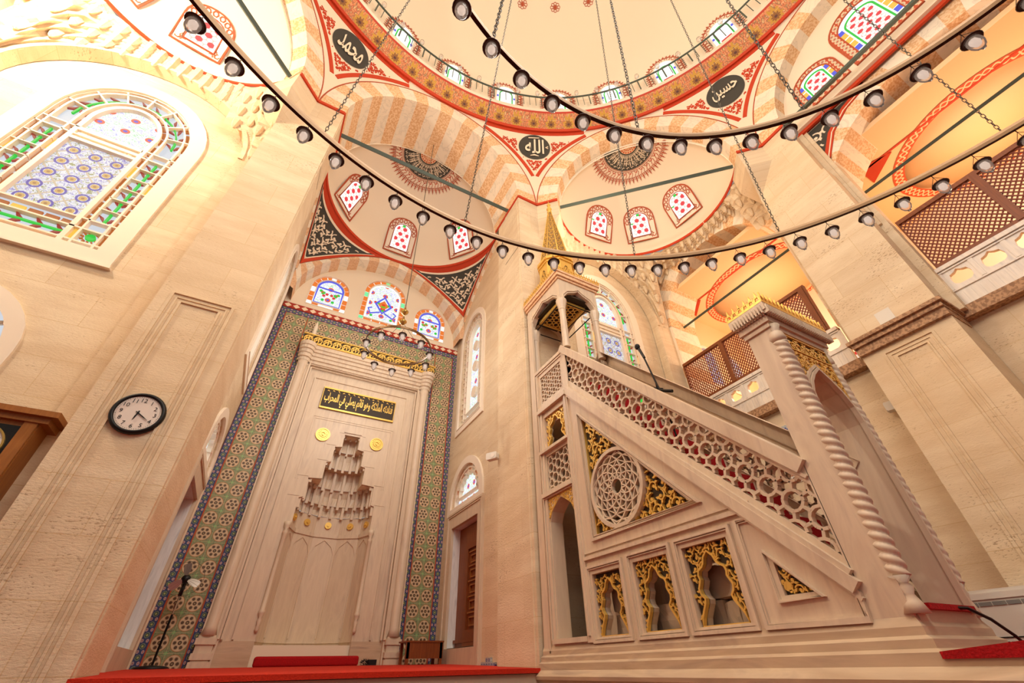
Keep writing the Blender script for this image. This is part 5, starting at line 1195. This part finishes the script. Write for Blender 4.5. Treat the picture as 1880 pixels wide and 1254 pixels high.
mb = MB(); crest(mb, PX(xm-.055), y0-.06, y1+.06, 2.13, .11, 6); crest(mb, PY(y0-.055), xm-.06, xm+XW+.06, 2.13, .11, 17); crest(mb, PX(xm+XW+.05), y0-.06, y1+.06, 2.13, .11, 6); mb.build('gilded_cresting', 'gold', PU)
# base mouldings
mb = MB()
prof = [(.0, .16), (.02, .12), (.02, .085), (.045, .07), (.045, .035), (.075, .02), (.075, -.03), (.10, -.05), (.12, -.075), (.115, -.10), (.09, -.11), (.09, -.14), (.12, -.15), (.12, -.17)]
for j in range(len(prof)-1):
    (e0, z0), (e1, z1) = prof[j], prof[j+1]
    L = lambda e, z, f: [(xm-e, 4.5, z), (xm-e, f, z), (xm+XW+e, f, z), (xm+XW+e, 4.5, z)]
    f0, f1 = ((1.18-e0, 1.18-e1) if z0 > .03 else (.25, .25)); A, B_ = [mb.pt(ID, *q) for q in L(e0, z0, f0)], [mb.pt(ID, *q) for q in L(e1, z1, f1)]
    for i in range(3): mb.face(A[i], A[i+1], B_[i+1], B_[i])
mb.box(xm, xm+XW, 1.18, 4.5, .0, .15); mb.box(xm-.07, xm+XW+.07, .26, 1.2, -.03, .015); mb.build('base', 'marble_base', PU)
# canopy
for (x, y, zb) in ((xm+.05, 3.62, 3.40), (xm+XW-.05, 3.62, 3.40), (xm+.09, 4.42, 3.38), (xm+XW-.05, 4.42, 3.38)):
    mb = MB(); mb.lathe((x, y, zb), [(.055, 0), (.05, .05), (.045, .6), (.05, .66), (.058, .68), (.052, .70), (.075, .80), (.08, .83), (.08, .86)], 10); c_ = mb.build('canopy_column', 'marble', PU)
mb = MB(); za, zb = 4.20, 4.72
def archlet(f_, a, b):
    c, h = (a+b)/2, (b-a)/2-.06; A = [(c+h, za), (c+h*.95, za+.12), (c+h*.7, za+.22), (c+h*.25, za+.28), (c, za+.33), (c-h*.25, za+.28), (c-h*.7, za+.22), (c-h*.95, za+.12), (c-h, za)]
    mb.slab(f_, [(b, za), (b, zb), (a, zb), (a, za)]+list(reversed(A)), (), -.08, 0); mb.bar(f_, [(x+(x-c)*.08, z+.03) for x, z in A], .014, 0, .012)
archlet(PX(xm), 3.573, 4.477); archlet(PY(3.57), xm+.003, xm+XW-.003); archlet(lambda u, v, w: (xm+XW+w, u, v), 3.573, 4.477); archlet(lambda u, v, w: (u, 4.48+w, v), xm+.003, xm+XW-.003)
mb.build('canopy_arches', 'marble', PU)
mb = MB()
for z0, z1, e in ((4.66, 4.70, .02), (4.70, 4.76, .045), (4.76, 4.80, .06)): mb.box(xm-e, xm+XW+e, 3.57-e, 4.5, z0, z1)
mb.build('canopy_cornice', 'breccia_pale', PU)
mb = MB(); crest(mb, PX(xm-.055), 3.50, 4.5, 4.80, .12, 20); crest(mb, PY(3.515), xm-.06, xm+XW+.06, 4.80, .12, 16); mb.build('gilded_cresting', 'gold', PU)
mb = MB(); cf = lambda u, v, w: (u, v, 4.40-w); R_ = rect(xm+.14, xm+XW-.14, 3.74, 4.32); girih(mb, cf, R_, .12, .014, 0, .02); mb.bar(cf, R_, .05, -.02, .03, closed=True); mb.build('gilded_ceiling', 'gold', PU)
mb = MB(); mb.box(xm+.05, xm+XW-.05, 3.62, 4.43, 4.43, 4.46); mb.build('canopy_ceiling', 'gold_dark', PU)
mb = MB()
for a, b in (((xm+.05, 3.62), (xm+XW-.05, 3.62)), ((xm+.05, 3.62), (xm+.09, 4.42)), ((xm+XW-.05, 3.62), (xm+XW-.05, 4.42)), ((xm+.09, 4.42), (xm+XW-.05, 4.42))): mb.tube([(*a, 4.24), (*b, 4.24)], .011, 4)
mb.build('iron_ties', 'black_metal', PU)
cx, cy = xm+XW/2, 4.03
mb = MB(); R8 = [(cx+.30*cos(pi/8+pi/4*k), cy+.30*sin(pi/8+pi/4*k)) for k in range(8)]
gd = MB()
for k in range(8):
    a, b = R8[k], R8[(k+1) % 8]; m_ = ((a[0]+b[0])/2, (a[1]+b[1])/2); L = hypot(b[0]-a[0], b[1]-a[1]); tx, ty = (b[0]-a[0])/L, (b[1]-a[1])/L
    f = lambda u, v, w, m_=m_, tx=tx, ty=ty: (m_[0]+tx*u+ty*w, m_[1]+ty*u-tx*w, v)
    hl = [(L*.36, 4.86), (L*.36, 5.12), (L*.22, 5.24), (0, 5.33), (-L*.22, 5.24), (-L*.36, 5.12), (-L*.36, 4.86)]
    gd.slab(f, rect(-L/2, L/2, 4.8, 5.48), [hl], -.02, 0)
    mb.slab(f, hl, (), -.02, -.012); scrolls(gd, f, hl, .08, .01, -.012, .0, seed=k)
    # tall spire face
    z0, z1 = 5.48, 7.15; fs = lambda u, v, w, m_=m_, tx=tx, ty=ty: (lambda s: (cx+(m_[0]-cx)*s*.93+tx*u*s*.93+ty*w, cy+(m_[1]-cy)*s*.93+ty*u*s*.93-tx*w, v))(1-(v-z0)/(z1-z0)*.93)
    mb.slab(fs, rect(-L/2, L/2, z0, z1), (), -.01, 0); scrolls(gd, fs, rect(-L*.40, L*.40, z0+.06, z1-.1), .085, .008, 0, .006, seed=k+3); gd.bar(fs, [(L/2, z0), (L/2, z1)], .03, 0, .012)
    gd.bar(f, [(-L/2, 5.5), (L/2, 5.5)], .06, -.01, .03); gd.bar(f, [(-L/2, 5.42), (L/2, 5.42)], .03, -.01, .02)
sp = mb.build('spire', 'spire_panel', PU); gd.build('gilded_spirework', 'gold', sp)
mb = MB(); mb.lathe((cx, cy, 7.1), [(.05, 0), (.03, .05), (.055, .11), (.03, .17), (.02, .2), (.04, .25), (.015, .3), (0, .42)], 10); mb.build('finial', 'gold', PU, True)
# old stones standing inside the pulpit niches
def rock(lab, y, z, w, h, d, seed, x=3.02, taper=.85, name='stone_block', top=0):
    rnd = random.Random(seed); bm = bmesh.new(); bmesh.ops.create_cube(bm, size=1); bmesh.ops.subdivide_edges(bm, edges=bm.edges, cuts=3, use_grid_fill=True)
    for v in bm.verts:
        t = v.co.z+.5; s = 1-(1-taper)*t; n = Vector((rnd.uniform(-1, 1), rnd.uniform(-1, 1), rnd.uniform(-1, 1)))*.035; q = v.co.normalized()*.56
        v.co = v.co.lerp(q, .28)+n; v.co.x *= d*s; v.co.y *= w*s; v.co.z *= h
        v.co.z += top*(v.co.y/w)*(1 if t > .6 else 0)
        v.co += Vector((x+d/2, y, z+h/2))
    me = bpy.data.meshes.new(name); bm.to_mesh(me); bm.free(); me.materials.append(mat('niche_stone')); o = bpy.data.objects.new(name, me); COL.objects.link(o); tag(o, lab, 'stone', 'old stones kept inside the pulpit base')
FZ = .15
rock('dark carved stone stub at the foot of the leftmost pulpit niche', 3.46, FZ, .24, .22, .16, 1)
rock('pale rounded stone standing on the stub in the leftmost pulpit niche', 3.48, FZ+.22, .22, .30, .16, 2)
rock('grey faceted column stub in the middle pulpit niche', 2.93, FZ, .30, .24, .2, 3, taper=1)
rock('brown standing stone at the left in the largest pulpit niche', 2.46, FZ, .17, .22, .15, 4, taper=.95)
rock('small squat stone in the centre of the largest pulpit niche', 2.32, FZ, .13, .20, .14, 5)
rock('smooth upright stone at the right in the largest pulpit niche', 2.20, FZ, .13, .24, .14, 6)
rock('big broken pale stone lying on top in the largest pulpit niche', 2.38, FZ+.215, .26, .22, .18, 7, taper=.7)
mb = MB(); mb.box(xm+.05, xm+XW-.05, 1.5, 3.7, .13, .15); mb.build('niche_floor', 'marble', PU)
# ------------------------------------------------------------------ gallery screens and parapets
def screen(lab, ya, yb, mullions, z0=4.26, z1=5.22):
    t = thing('lattice_screen', lab, 'screen', group='wooden lattice screens of the galleries'); mp = PX(7.13); f = MB(); f.bar(mp, [(ya, z0), (yb, z0), (yb, z1), (ya, z1)], .07, -.04, .03, closed=True)
    for y in mullions: f.bar(mp, [(y, z0), (y, z1)], .09, -.05, .04)
    f.build('frame', 'wood', t)
    L = MB(); st = .062; ys = sorted([ya, yb]+list(mullions)); H = z1-z0
    for s in (-1, 1):
        k = -int(H/st)-2
        while k*st < (max(ys)-min(ys))+H:
            y = min(ys)+k*st; p, q = ((y, z0), (y+H*.82, z1)) if s > 0 else ((y+H*.82, z0), (y, z1)); k += 1
            u0, u1 = min(ys), max(ys); P = []
            for t_ in (0, 1): P.append((p[0]+(q[0]-p[0])*t_, p[1]+(q[1]-p[1])*t_))
            (a0, b0), (a1, b1) = P
            if max(a0, a1) < u0 or min(a0, a1) > u1: continue
            def cl(a, b, c, d):
                if a < u0: b += (d-b)*(u0-a)/(c-a); a = u0
                if a > u1: b += (d-b)*(u1-a)/(c-a); a = u1
                return a, b
            A = cl(a0, b0, a1, b1); B_ = cl(a1, b1, a0, b0); L.bar(mp, [A, B_], .016, -.012+s*.006, .0+s*.006)
    L.build('lattice', 'lattice_wood', t)
screen('reddish brown wooden lattice screen in the gallery arch right of the pulpit', 2.16, 4.93, (3.95, 3.05, 2.22))
screen('reddish brown wooden lattice screen in the gallery arch at the right edge', -3.0, .66, (-.25, -1.2, -2.1))
def parapet(lab, ya, yb):
    mp = PX(7.12); t = thing('gallery_parapet', lab, 'balustrade'); m = MB(); n = max(2, round((yb-ya)/.345)); st = (yb-ya)/n; holes = []
    for k in range(n):
        c = ya+st*(k+.5); holes.append([(c-.10, 3.93), (c-.06, 3.90), (c+.06, 3.90), (c+.10, 3.93), (c+.11, 4.0), (c+.09, 4.07), (c+.04, 4.085), (c, 4.12), (c-.04, 4.085), (c-.09, 4.07), (c-.11, 4.0)])
    m.slab(mp, rect(ya, yb, 3.54, 4.2), holes, -.06, 0, back=True); m.bar(mp, [(ya, 4.20), (yb, 4.20)], .06, -.08, .04); m.bar(mp, [(ya, 4.15), (yb, 4.15)], .02, 0, .02); m.bar(mp, [(ya, 3.83), (yb, 3.83)], .02, 0, .02)
    for k in range(n+1): m.bar(mp, [(ya+st*k, 3.85), (ya+st*k, 4.14)], .05, 0, .012)
    for k in range(n*4): y = ya+st/4*(k+.5); m.slab(mp, rect(y-.028, y+.028, 3.56, 3.78), (), 0, .012)
    m.build('carved_slab', 'marble_pale', t)
parapet('pale marble gallery parapet with small pierced openings right of the pulpit', 2.05, 4.95)
parapet('pale marble gallery parapet with pierced openings at the right edge', -3.0, .70)
# tile panel with lettering under the gallery
mp = PX(7.15); t = thing('calligraphy_tiles', 'painted tile panel with white lettering on cobalt blue below the gallery', 'tile panel')
for i, (a, b) in enumerate(((2.55, 2.94), (3.20, 3.75))):
    m = MB(); m.slab(mp, rect(a, b, 2.95, 3.12), (), 0, .02, uvs=lambda u, v: (u/.17, (v-2.95)/.17)); m.build('spiral_tile', 'blue_tile', t)
    m = MB(); m.slab(mp, rect(a, b, 2.82, 2.95), (), 0, .02, uvs=lambda u, v: (u/.13, (v-2.82)/.13)); m.slab(mp, rect(a, b, 2.33, 2.46), (), 0, .02, uvs=lambda u, v: (u/.13, (v-2.33)/.13)); m.build('rosette_band', 'red_tile', t)
    m = MB(); m.slab(mp, rect(a, b, 2.46, 2.82), (), 0, .022); g = m.build('cobalt_field', 'blue_glaze', t)
    m = MB(); fm = lambda u, v, w: mp(-u, v, w); text(m, fm, shape_ar('من بوحا' if i == 0 else 'سليم'), -(a+b)/2, 2.64, b-a-.08, .28, 0, .026, bold=.02); m.build('white_lettering', 'white_tile', g)
    m = MB(); m.slab(mp, rect(a, b, 2.22, 2.33), (), 0, .015); m.build('marble_strip', 'marble_pale', t)
# ------------------------------------------------------------------ chandeliers
def lamp_meshes():
    a = MB(); a.lathe((0, 0, 0), [(.0, -.112), (.036, -.114), (.052, -.119), (.058, -.127), (.054, -.134), (.044, -.131), (.034, -.126), (0, -.126)], 18); A = a.build('lamp_cap', 'dark_bronze', None, True)
    g = MB(); g.lathe((0, 0, 0), [(.036, -.128), (.040, -.15), (.038, -.185), (.027, -.215), (.014, -.228), (.012, -.24), (.0, -.245)], 14); G = g.build('glass_cup', 'clear_glass', None, True)
    i = MB(); i.lathe((0, 0, 0), [(.0, -.13), (.022, -.135), (.026, -.16), (.018, -.19), (0, -.20)], 8); I = i.build('bulb', 'lamp_bulb', None, True)
    w = MB()
    for k in range(3): t_ = 2*pi*k/3; w.tube([(0, 0, -.03), (.05*cos(t_), .05*sin(t_), -.118)], .0022, 3)
    w.tube([(0, 0, 0), (0, 0, -.03)], .003, 4); Wi = w.build('hanging_wires', 'dark_bronze', None)
    return A, G, I, Wi
LM = lamp_meshes()
def put_lamp(parent, p, s=1.0):
    e = LM[0].copy(); COL.objects.link(e); e.name = 'lamp'; e.parent = parent; e.location = p; e.scale = (s, s, s)
    for q in LM[1:]: c = q.copy(); COL.objects.link(c); c.parent = e
def chandelier(name, lab, c, z, R, angs, sc, chains, h, tz, top):
    t = thing(name, lab, 'chandelier', group=None); m = MB(); n = 180
    rows = [[m.pt(ID, c[0]+r*cos(2*pi*i/n), c[1]+r*sin(2*pi*i/n), zz) for i in range(n)] for r, zz in ((R-.012, z), (R+.012, z), (R+.016, z+h/2), (R+.012, z+h), (R-.012, z+h), (R-.016, z+h/2))]
    for j in range(6):
        for i in range(n): m.face(rows[j][i], rows[j][(i+1) % n], rows[(j+1) % 6][(i+1) % n], rows[(j+1) % 6][i], mat=1 if j == 0 else 0)
    m.build('ring', ['ring_side', 'dark_bronze'], t)
    for a in angs: r = radians(a); put_lamp(t, (c[0]+sin(r)*R, c[1]+cos(r)*R, z), sc*.93)
    ch = MB()
    for a in chains:
        r = radians(a); p = Vector((c[0]+sin(r)*R, c[1]+cos(r)*R, z+h)); q = Vector(top); d = q-p; L = d.length; dn = d.normalized(); e1 = dn.cross(Vector((0, 0, 1))).normalized(); e2 = dn.cross(e1); k = 0; s = 0; lk = tz
        while s < min(L-.1, 7.5):
            e = e1 if k % 2 else e2; P = [p+dn*(s+lk*.5+lk*.62*cos(2*pi*q_/8))+e*(lk*.26*sin(2*pi*q_/8)) for q_ in range(8)]; ch.tube(P, lk*.09, 3, closed=True, cap=False); s += lk*.95; k += 1
        ch.tube([p+dn*(s-.05), q], .006, 4)
    ch.build('chains', 'iron', t); return t
chandelier('ring_chandelier', 'large outer ring chandelier of glass cup lamps sweeping across the whole room', (.782, -1.009), 2.95, 3.135, [-37.3+4.335*i for i in range(-3, 33)], 1.0, (-22.5, -.4, 29, 52, 79), .05, .035, (.964, -.983, 15.5))
chandelier('ring_chandelier', 'smaller inner ring chandelier with its end lamp against the dome', (.953, -.995), 2.95, 1.907, [-25.1+7.22*i for i in range(18)], 1.0, (-17.6, 17.5, 52), .05, .045, (.964, -.983, 15.5))
t = thing('small_chandelier', 'small bronze ring chandelier hanging in front of the tiled niche wall', 'chandelier'); c = (.964, 5.12)
m = MB(); n = 60; rows = [[m.pt(ID, c[0]+r*cos(2*pi*i/n), c[1]+r*sin(2*pi*i/n), z) for i in range(n)] for r, z in ((.46, 3.74), (.472, 3.74), (.472, 3.775), (.46, 3.775))]
for j in range(4):
    for i in range(n): m.face(rows[j][i], rows[j][(i+1) % n], rows[(j+1) % 4][(i+1) % n], rows[(j+1) % 4][i])
m.build('ring', 'bronze', t)
for i in range(10): a = 2*pi*(i+.3)/10; put_lamp(t, (c[0]+.466*cos(a), c[1]+.466*sin(a), 3.76), 1.0)
m = MB(); m.tube([(c[0], c[1], 4.5), (.964, 5.35, 9.99)], .007, 4)
for i in range(3): a = 2*pi*(i+.1)/3; m.tube([(c[0]+.466*cos(a), c[1]+.466*sin(a), 3.77), (c[0], c[1], 4.22)], .004, 4)
m.build('suspension_cable', 'iron', t)
m = MB()
for z in (4.22, 4.42): m.lathe((*c, z), [(.01, -.05), (.03, -.03), (.055, 0), (.06, .02), (.03, .03), (.02, .05), (.01, .12)], 14)
m.build('brass_bowls', 'brass', t, True)
for o in LM: bpy.data.objects.remove(o)
m = MB(); m.tube([(2.79+.2, -.2, 11.5), (2.9, .5, 5.0)], .004, 4) if 0 else m.tube([(6.03, 1.9, 7.95), (2.62, 2.1, 13.0)], .006, 4)
# ------------------------------------------------------------------ wall clock, cabinet clock
cp = lambda u, v, w: (u, 4.50-w, v)
t = thing('wall_clock', 'round black-rimmed wall clock hanging on the stone pier', 'clock'); cc = (-1.275, 1.835)
m = MB(); m.lathe((cc[0], 4.536, cc[1]), [(.0, 0), (.185, -.0), (.195, -.015), (.195, -.035), (.185, -.05), (.172, -.055), (.165, -.048), (.160, -.035)], 48, axis='y'); m.build('rim', 'black', t, True)
m = MB(); m.disc(PY(4.50), cc, .162, -.02, .0, 48); d_ = m.build('dial', 'dial', t)
m = MB(); fp = PY(4.498)
for h in range(1, 13): a = radians(30*h); text(m, fp, str(h), cc[0]+.122*sin(a), cc[1]+.122*cos(a), None, .036, 0, .001)
for k in range(60): a = radians(6*k); m.bar(fp, [(cc[0]+.148*sin(a), cc[1]+.148*cos(a)), (cc[0]+.154*sin(a), cc[1]+.154*cos(a))], .002, 0, .001)
m.build('numerals', 'black', d_)
m = MB()
for a, L, w_ in ((190, .072, .009), (122, .105, .006)): r = radians(a); m.bar(fp, [(cc[0]-.02*sin(r), cc[1]-.02*cos(r), 1.2), (cc[0]+L*.5*sin(r), cc[1]+L*.5*cos(r), 1.4), (cc[0]+L*sin(r), cc[1]+L*cos(r), .3)], w_, .004, .006)
m.disc(fp, cc, .008, .002, .009, 10); m.build('hands', 'black', t)
t = thing('cabinet_clock', 'wooden cabinet clock partly cut off by the left edge of the photo', 'clock')
m = MB(); m.box(-2.62, -1.93, 4.78, 5.0, .95, 1.70); m.box(-2.68, -1.87, 4.74, 5.0, 1.70, 1.75); m.box(-2.73, -1.82, 4.70, 5.0, 1.75, 1.80); m.box(-2.02, -1.935, 4.755, 4.79, .95, 1.70); m.box(-2.62, -2.54, 4.755, 4.79, .95, 1.70); m.build('case', 'oak', t)
m = MB(); m.box(-2.54, -2.02, 4.77, 4.785, 1.0, 1.66); g_ = m.build('dark_panel', 'black', t)
m = MB(); m.disc(PY(4.77), (-2.21, 1.47), .16, 0, .012, 32); g2 = m.build('dial', 'white_tile', t); m = MB(); m.bar(PY(4.77), [(-2.21+.16*cos(a), 1.47+.16*sin(a)) for a in frange(0, 6.1, 30)], .014, 0, .02, closed=True); m.build('brass_bezel', 'brass', t)
m = MB()
for h in range(12): a = radians(30*h); m.bar(PY(4.757), [(-2.21+.115*sin(a), 1.47+.115*cos(a)), (-2.21+.14*sin(a), 1.47+.14*cos(a))], .007, 0, .001)
m.bar(PY(4.757), [(-2.21, 1.47), (-2.17, 1.56)], .006, 0, .002); m.build('dial_marks', 'black', g2)
# ------------------------------------------------------------------ standing fan, bench, rug, tiles
zf = .05
t = thing('standing_fan', 'black pedestal fan standing in front of the left tile strip', 'fan'); hx, hy, hz = -.73, 7.55, .985
m = MB(); m.lathe((-.73, 7.6, zf), [(.18, 0), (.18, .015), (.15, .03), (.03, .04), (.0, .045)], 28); m.build('base', 'black', t, True)
m = MB(); m.tube([(-.73, 7.6, zf+.03), (-.73, 7.6, .60)], .013, 8); m.build('pole', 'black_metal', t)
m = MB(); m.tube([(-.73, 7.6, .58), (-.73, 7.6, .86)], .009, 8); m.tube([(-.73, 7.6, .66), (-.73, 7.6, .72)], .02, 8); m.build('upper_pole', 'chrome', t)
m = MB(); m.lathe((hx, hy+.10, hz), [(.02, 0), (.05, -.02), (.055, -.10), (.05, -.14), (.02, -.16), (0, -.165)], 16, axis='y'); m.box(hx-.02, hx+.02, hy+.02, hy+.08, .80, .96); m.build('motor', 'black', t, True)
for k in range(3):
    a0 = radians(100+120*k); m = MB(); P = []
    for j in range(9):
        s = j/8; r = .04+.14*s; wv = .035+.055*sin(pi*min(1, s*.75)); P.append((r, wv))
    rows = []
    for r, wv in P:
        rows.append([m.pt(ID, hx+r*cos(a0+q)+0, hy-.05+sg*.03*(wv/.09), hz+r*sin(a0+q)) for sg, q in ((-1, -wv/r*.5), (0, 0), (1, wv/r*.5))])
    for j in range(8):
        for i in range(2): m.face(rows[j][i], rows[j][i+1], rows[j+1][i+1], rows[j+1][i])
    m.build('blade', 'fan_blade', t)
m = MB()
for k in range(28): a = 2*pi*k/28; m.tube([(hx+.05*cos(a), hy-.09, hz+.05*sin(a)), (hx+.17*cos(a), hy-.085, hz+.17*sin(a)), (hx+.20*cos(a), hy-.04, hz+.20*sin(a))], .0012, 3)
m.tube([(hx+.20*cos(2*pi*k/36), hy-.04, hz+.20*sin(2*pi*k/36)) for k in range(36)], .003, 5, closed=True); m.build('guard', 'iron', t)
t = thing('low_desk', 'low dark wooden reading desk standing at the right end of the tile panel', 'desk')
m = MB(); m.box(2.24, 2.80, 7.26, 7.29, .12, .325); m.build('front_board', 'wood', t); m = MB(); m.box(2.23, 2.81, 7.25, 7.62, .31, .33); m.build('top', 'wood', t)
for x in (2.27, 2.77):
    for y in (7.28, 7.58): m = MB(); m.box(x-.02, x+.02, y-.02, y+.02, .045, .31); m.build('leg', 'wood', t)
m = MB(); bmn = 10; m.box(.34, 1.66, 7.50, 7.62, .05, .165); o = m.build('rolled_rug', 'rug_red'); tag(o, 'long crimson plush rug roll lying at the foot of the prayer niche', 'rug'); b_ = o.modifiers.new('b', 'BEVEL'); b_.width = .03; b_.segments = 4
def rocky(name, lab, cat, x0, x1, y0, y1, z0, z1, m_, seed=3):
    rnd = random.Random(seed); m = MB(); n = 5
    for k in range(n): a = x0+(x1-x0)*k/n; m.box(a+.004, a+(x1-x0)/n-.002, y0+rnd.uniform(0, .01), y1, z0, z0+(z1-z0)*(1 if k in (n//2, n//2+1) else rnd.uniform(.35, .6)))
    o = m.build(name, m_); tag(o, lab, cat)
for i, (ya, yb, z1) in enumerate(((5.76, 5.88, .05), (5.88, 6.02, .10), (6.02, 6.15, .055))):
    m = MB(); m.slab(PX(2.90), rect(ya, yb, .015, z1), (), -.03, .0, uvs=lambda u, v: (u/.07, v/.05)); o = m.build('tile_fragment', 'blue_tile'); tag(o, ('low blue and white tile fragment nearest the pier foot', 'tallest blue and white tile fragment leaning on the bay wall', 'low blue and white tile fragment on the niche side of the tall one')[i], 'tile', 'tile fragments along the bay wall')
m = MB(); m.box(1.80, 1.92, 7.55, 7.62, .05, .12)
for k in range(14): a = k*2.4; m.tube([(1.74+.06*cos(a)*(.4+k*.05), 7.55, .06+.05*abs(sin(a))), (1.76+.07*cos(a+1), 7.55, .06+.07*abs(sin(a+1.3))), (1.80+.05*cos(a+2), 7.56, .055)], .004, 4)
o = m.build('power_strip_cable', 'black'); tag(o, 'black bundled cable and socket lying at the right end of the crimson rug', 'cable')
# ------------------------------------------------------------------ speakers, sheet, air conditioner, microphone
def speaker(lab, c, ang, s=1.0):
    t = thing('loudspeaker', lab, 'loudspeaker'); R_ = Matrix.Rotation(ang, 3, 'Z'); f = lambda u, v, w: tuple(Vector(c)+R_ @ Vector((u*s, -w*s, v*s)))
    m = MB(); m.slab(f, [(-.10, -.05), (.10, -.05), (.115, -.03), (.115, .06), (.10, .08), (-.10, .08), (-.115, .06), (-.115, -.03)], (), -.06, .05, back=True); m.build('cabinet', 'white_plastic', t)
    m = MB(); m.disc(f, (.03, .015), .045, .05, .056, 20); m.build('speaker_cone', 'marble_pale', t); m = MB(); m.slab(f, rect(-.02, .02, -.02, .02), (), -.12, -.05); m.build('bracket', 'iron', t)
speaker('white wall loudspeaker tucked beside the right-hand pier above the tile panel', (7.0, 1.93, 2.58+.12), radians(-75), .95)
speaker('small white loudspeaker on the bay wall above the stained fanlight', (2.71, 5.50, 2.52), radians(-60), .8)
m = MB(); m.slab(PX(6.483), rect(1.24, 1.42, 3.55, 3.73), (), 0, .004); o = m.build('notice_sheet', 'white_plastic'); tag(o, 'clear plastic sheet taped on the pier above the cornice', 'sheet')
t = thing('air_conditioner', 'white floor-standing air conditioner cut off by the right edge of the photo', 'air conditioner'); ap = PX(5.95); Y1, Y0 = 2.07, .9
m = MB(); m.box(5.95, 6.30, Y0, Y1, -.17, .49); m.bar(ap, [(Y0, .44), (Y1-.02, .44)], .05, 0, .012); m.build('body', 'white_plastic', t)
m = MB()
for k in range(8): y = Y1-.03-.10*(k+1); m.slab(ap, rect(y+.004, y+.096, .365, .395), (), 0, .008)
m.build('outlet_grille', 'grey_plastic', t)
m = MB(); m.slab(ap, rect(Y0, Y1-.12, .128, .136), (), 0, .006); 
for r_ in range(3):
    for k in range(22): y = Y1-.18-.045*k; m.slab(ap, rect(y-.017, y+.017, .05+r_*.02, .062+r_*.02), (), 0, .006)
m.build('lower_vents', 'black', t)
m = MB(); m.tube([(3.19, 1.17, .205), (3.28, 1.12, .20), (3.36, 1.08, .15), (3.44, 1.05, .08), (3.5, 1.05, .045), (3.56, 1.02, .045)], .008, 6); o = m.build('power_cable', 'black'); tag(o, 'black cable running from the pulpit doorway down to the red step carpet', 'cable')
m = MB(); q_ = [m.pt(ID, *p_) for p_ in ((2.745, 1.12, -.004), (2.745, .28, -.004), (3.62, .28, -.004), (3.62, 1.12, -.004), (2.745, 1.12, .022), (2.745, .28, .10), (3.62, .28, .10), (3.62, 1.12, .03))]
for f_ in ((0, 1, 5, 4), (1, 2, 6, 5), (2, 3, 7, 6), (3, 0, 4, 7), (4, 5, 6, 7), (0, 3, 2, 1)): m.face(*[q_[i] for i in f_])
m.box(2.93, 3.43, 1.14, 1.36, .19, .215) ; o = m.build('step_carpet', 'rug_red'); tag(o, 'deep red carpet on the low marble step before the pulpit doorway', 'carpet')
m = MB(); m.box(xm+.02, xm+XW-.02, 1.17, 1.40, .10, .19); m.build('threshold', 'marble_base', PU)
t = thing('microphone_stand', 'black microphone on a boom stand rising above the pulpit balustrade', 'microphone'); B0 = Vector((2.98, 2.40, 2.12))
m = MB(); m.tube([tuple(B0+Vector((0, -.06, -.62))), tuple(B0), tuple(B0+Vector((-.0, .10, .50)))], .009, 6); m.tube([tuple(B0+Vector((.02, .05, -.45))), tuple(B0+Vector((0, .02, .1)))], .006, 6); m.build('stand_pole', 'black_metal', t)
m = MB(); m.tube([tuple(B0+Vector((0, -.14, -.10))), tuple(B0+Vector((0, .07, .02)))], .016, 6); m.tube([tuple(B0+Vector((-.05, .02, .0))), tuple(B0+Vector((.05, 0, .01)))], .012, 6); m.build('boom_clamp', 'black', t)
m = MB(); m.tube([tuple(B0+Vector((0, .08, .42)))+(.014,), tuple(B0+Vector((0, .12, .56)))+(.016,)], .015, 8); m.lathe(tuple(B0+Vector((0, .135, .60))), [(0, -.035), (.022, -.025), (.03, 0), (.022, .025), (0, .035)], 10); m.build('microphone_head', 'black', t)
m = MB(); m.lathe((2.66, 5.47-.0, .0), [(.01, 0), (.01, .01)], 5)
# small projecting floodlights that light the corner vaults
for x, lab in ((-4.6, 'small bronze floodlight at the foot of the left corner half dome'),): pass
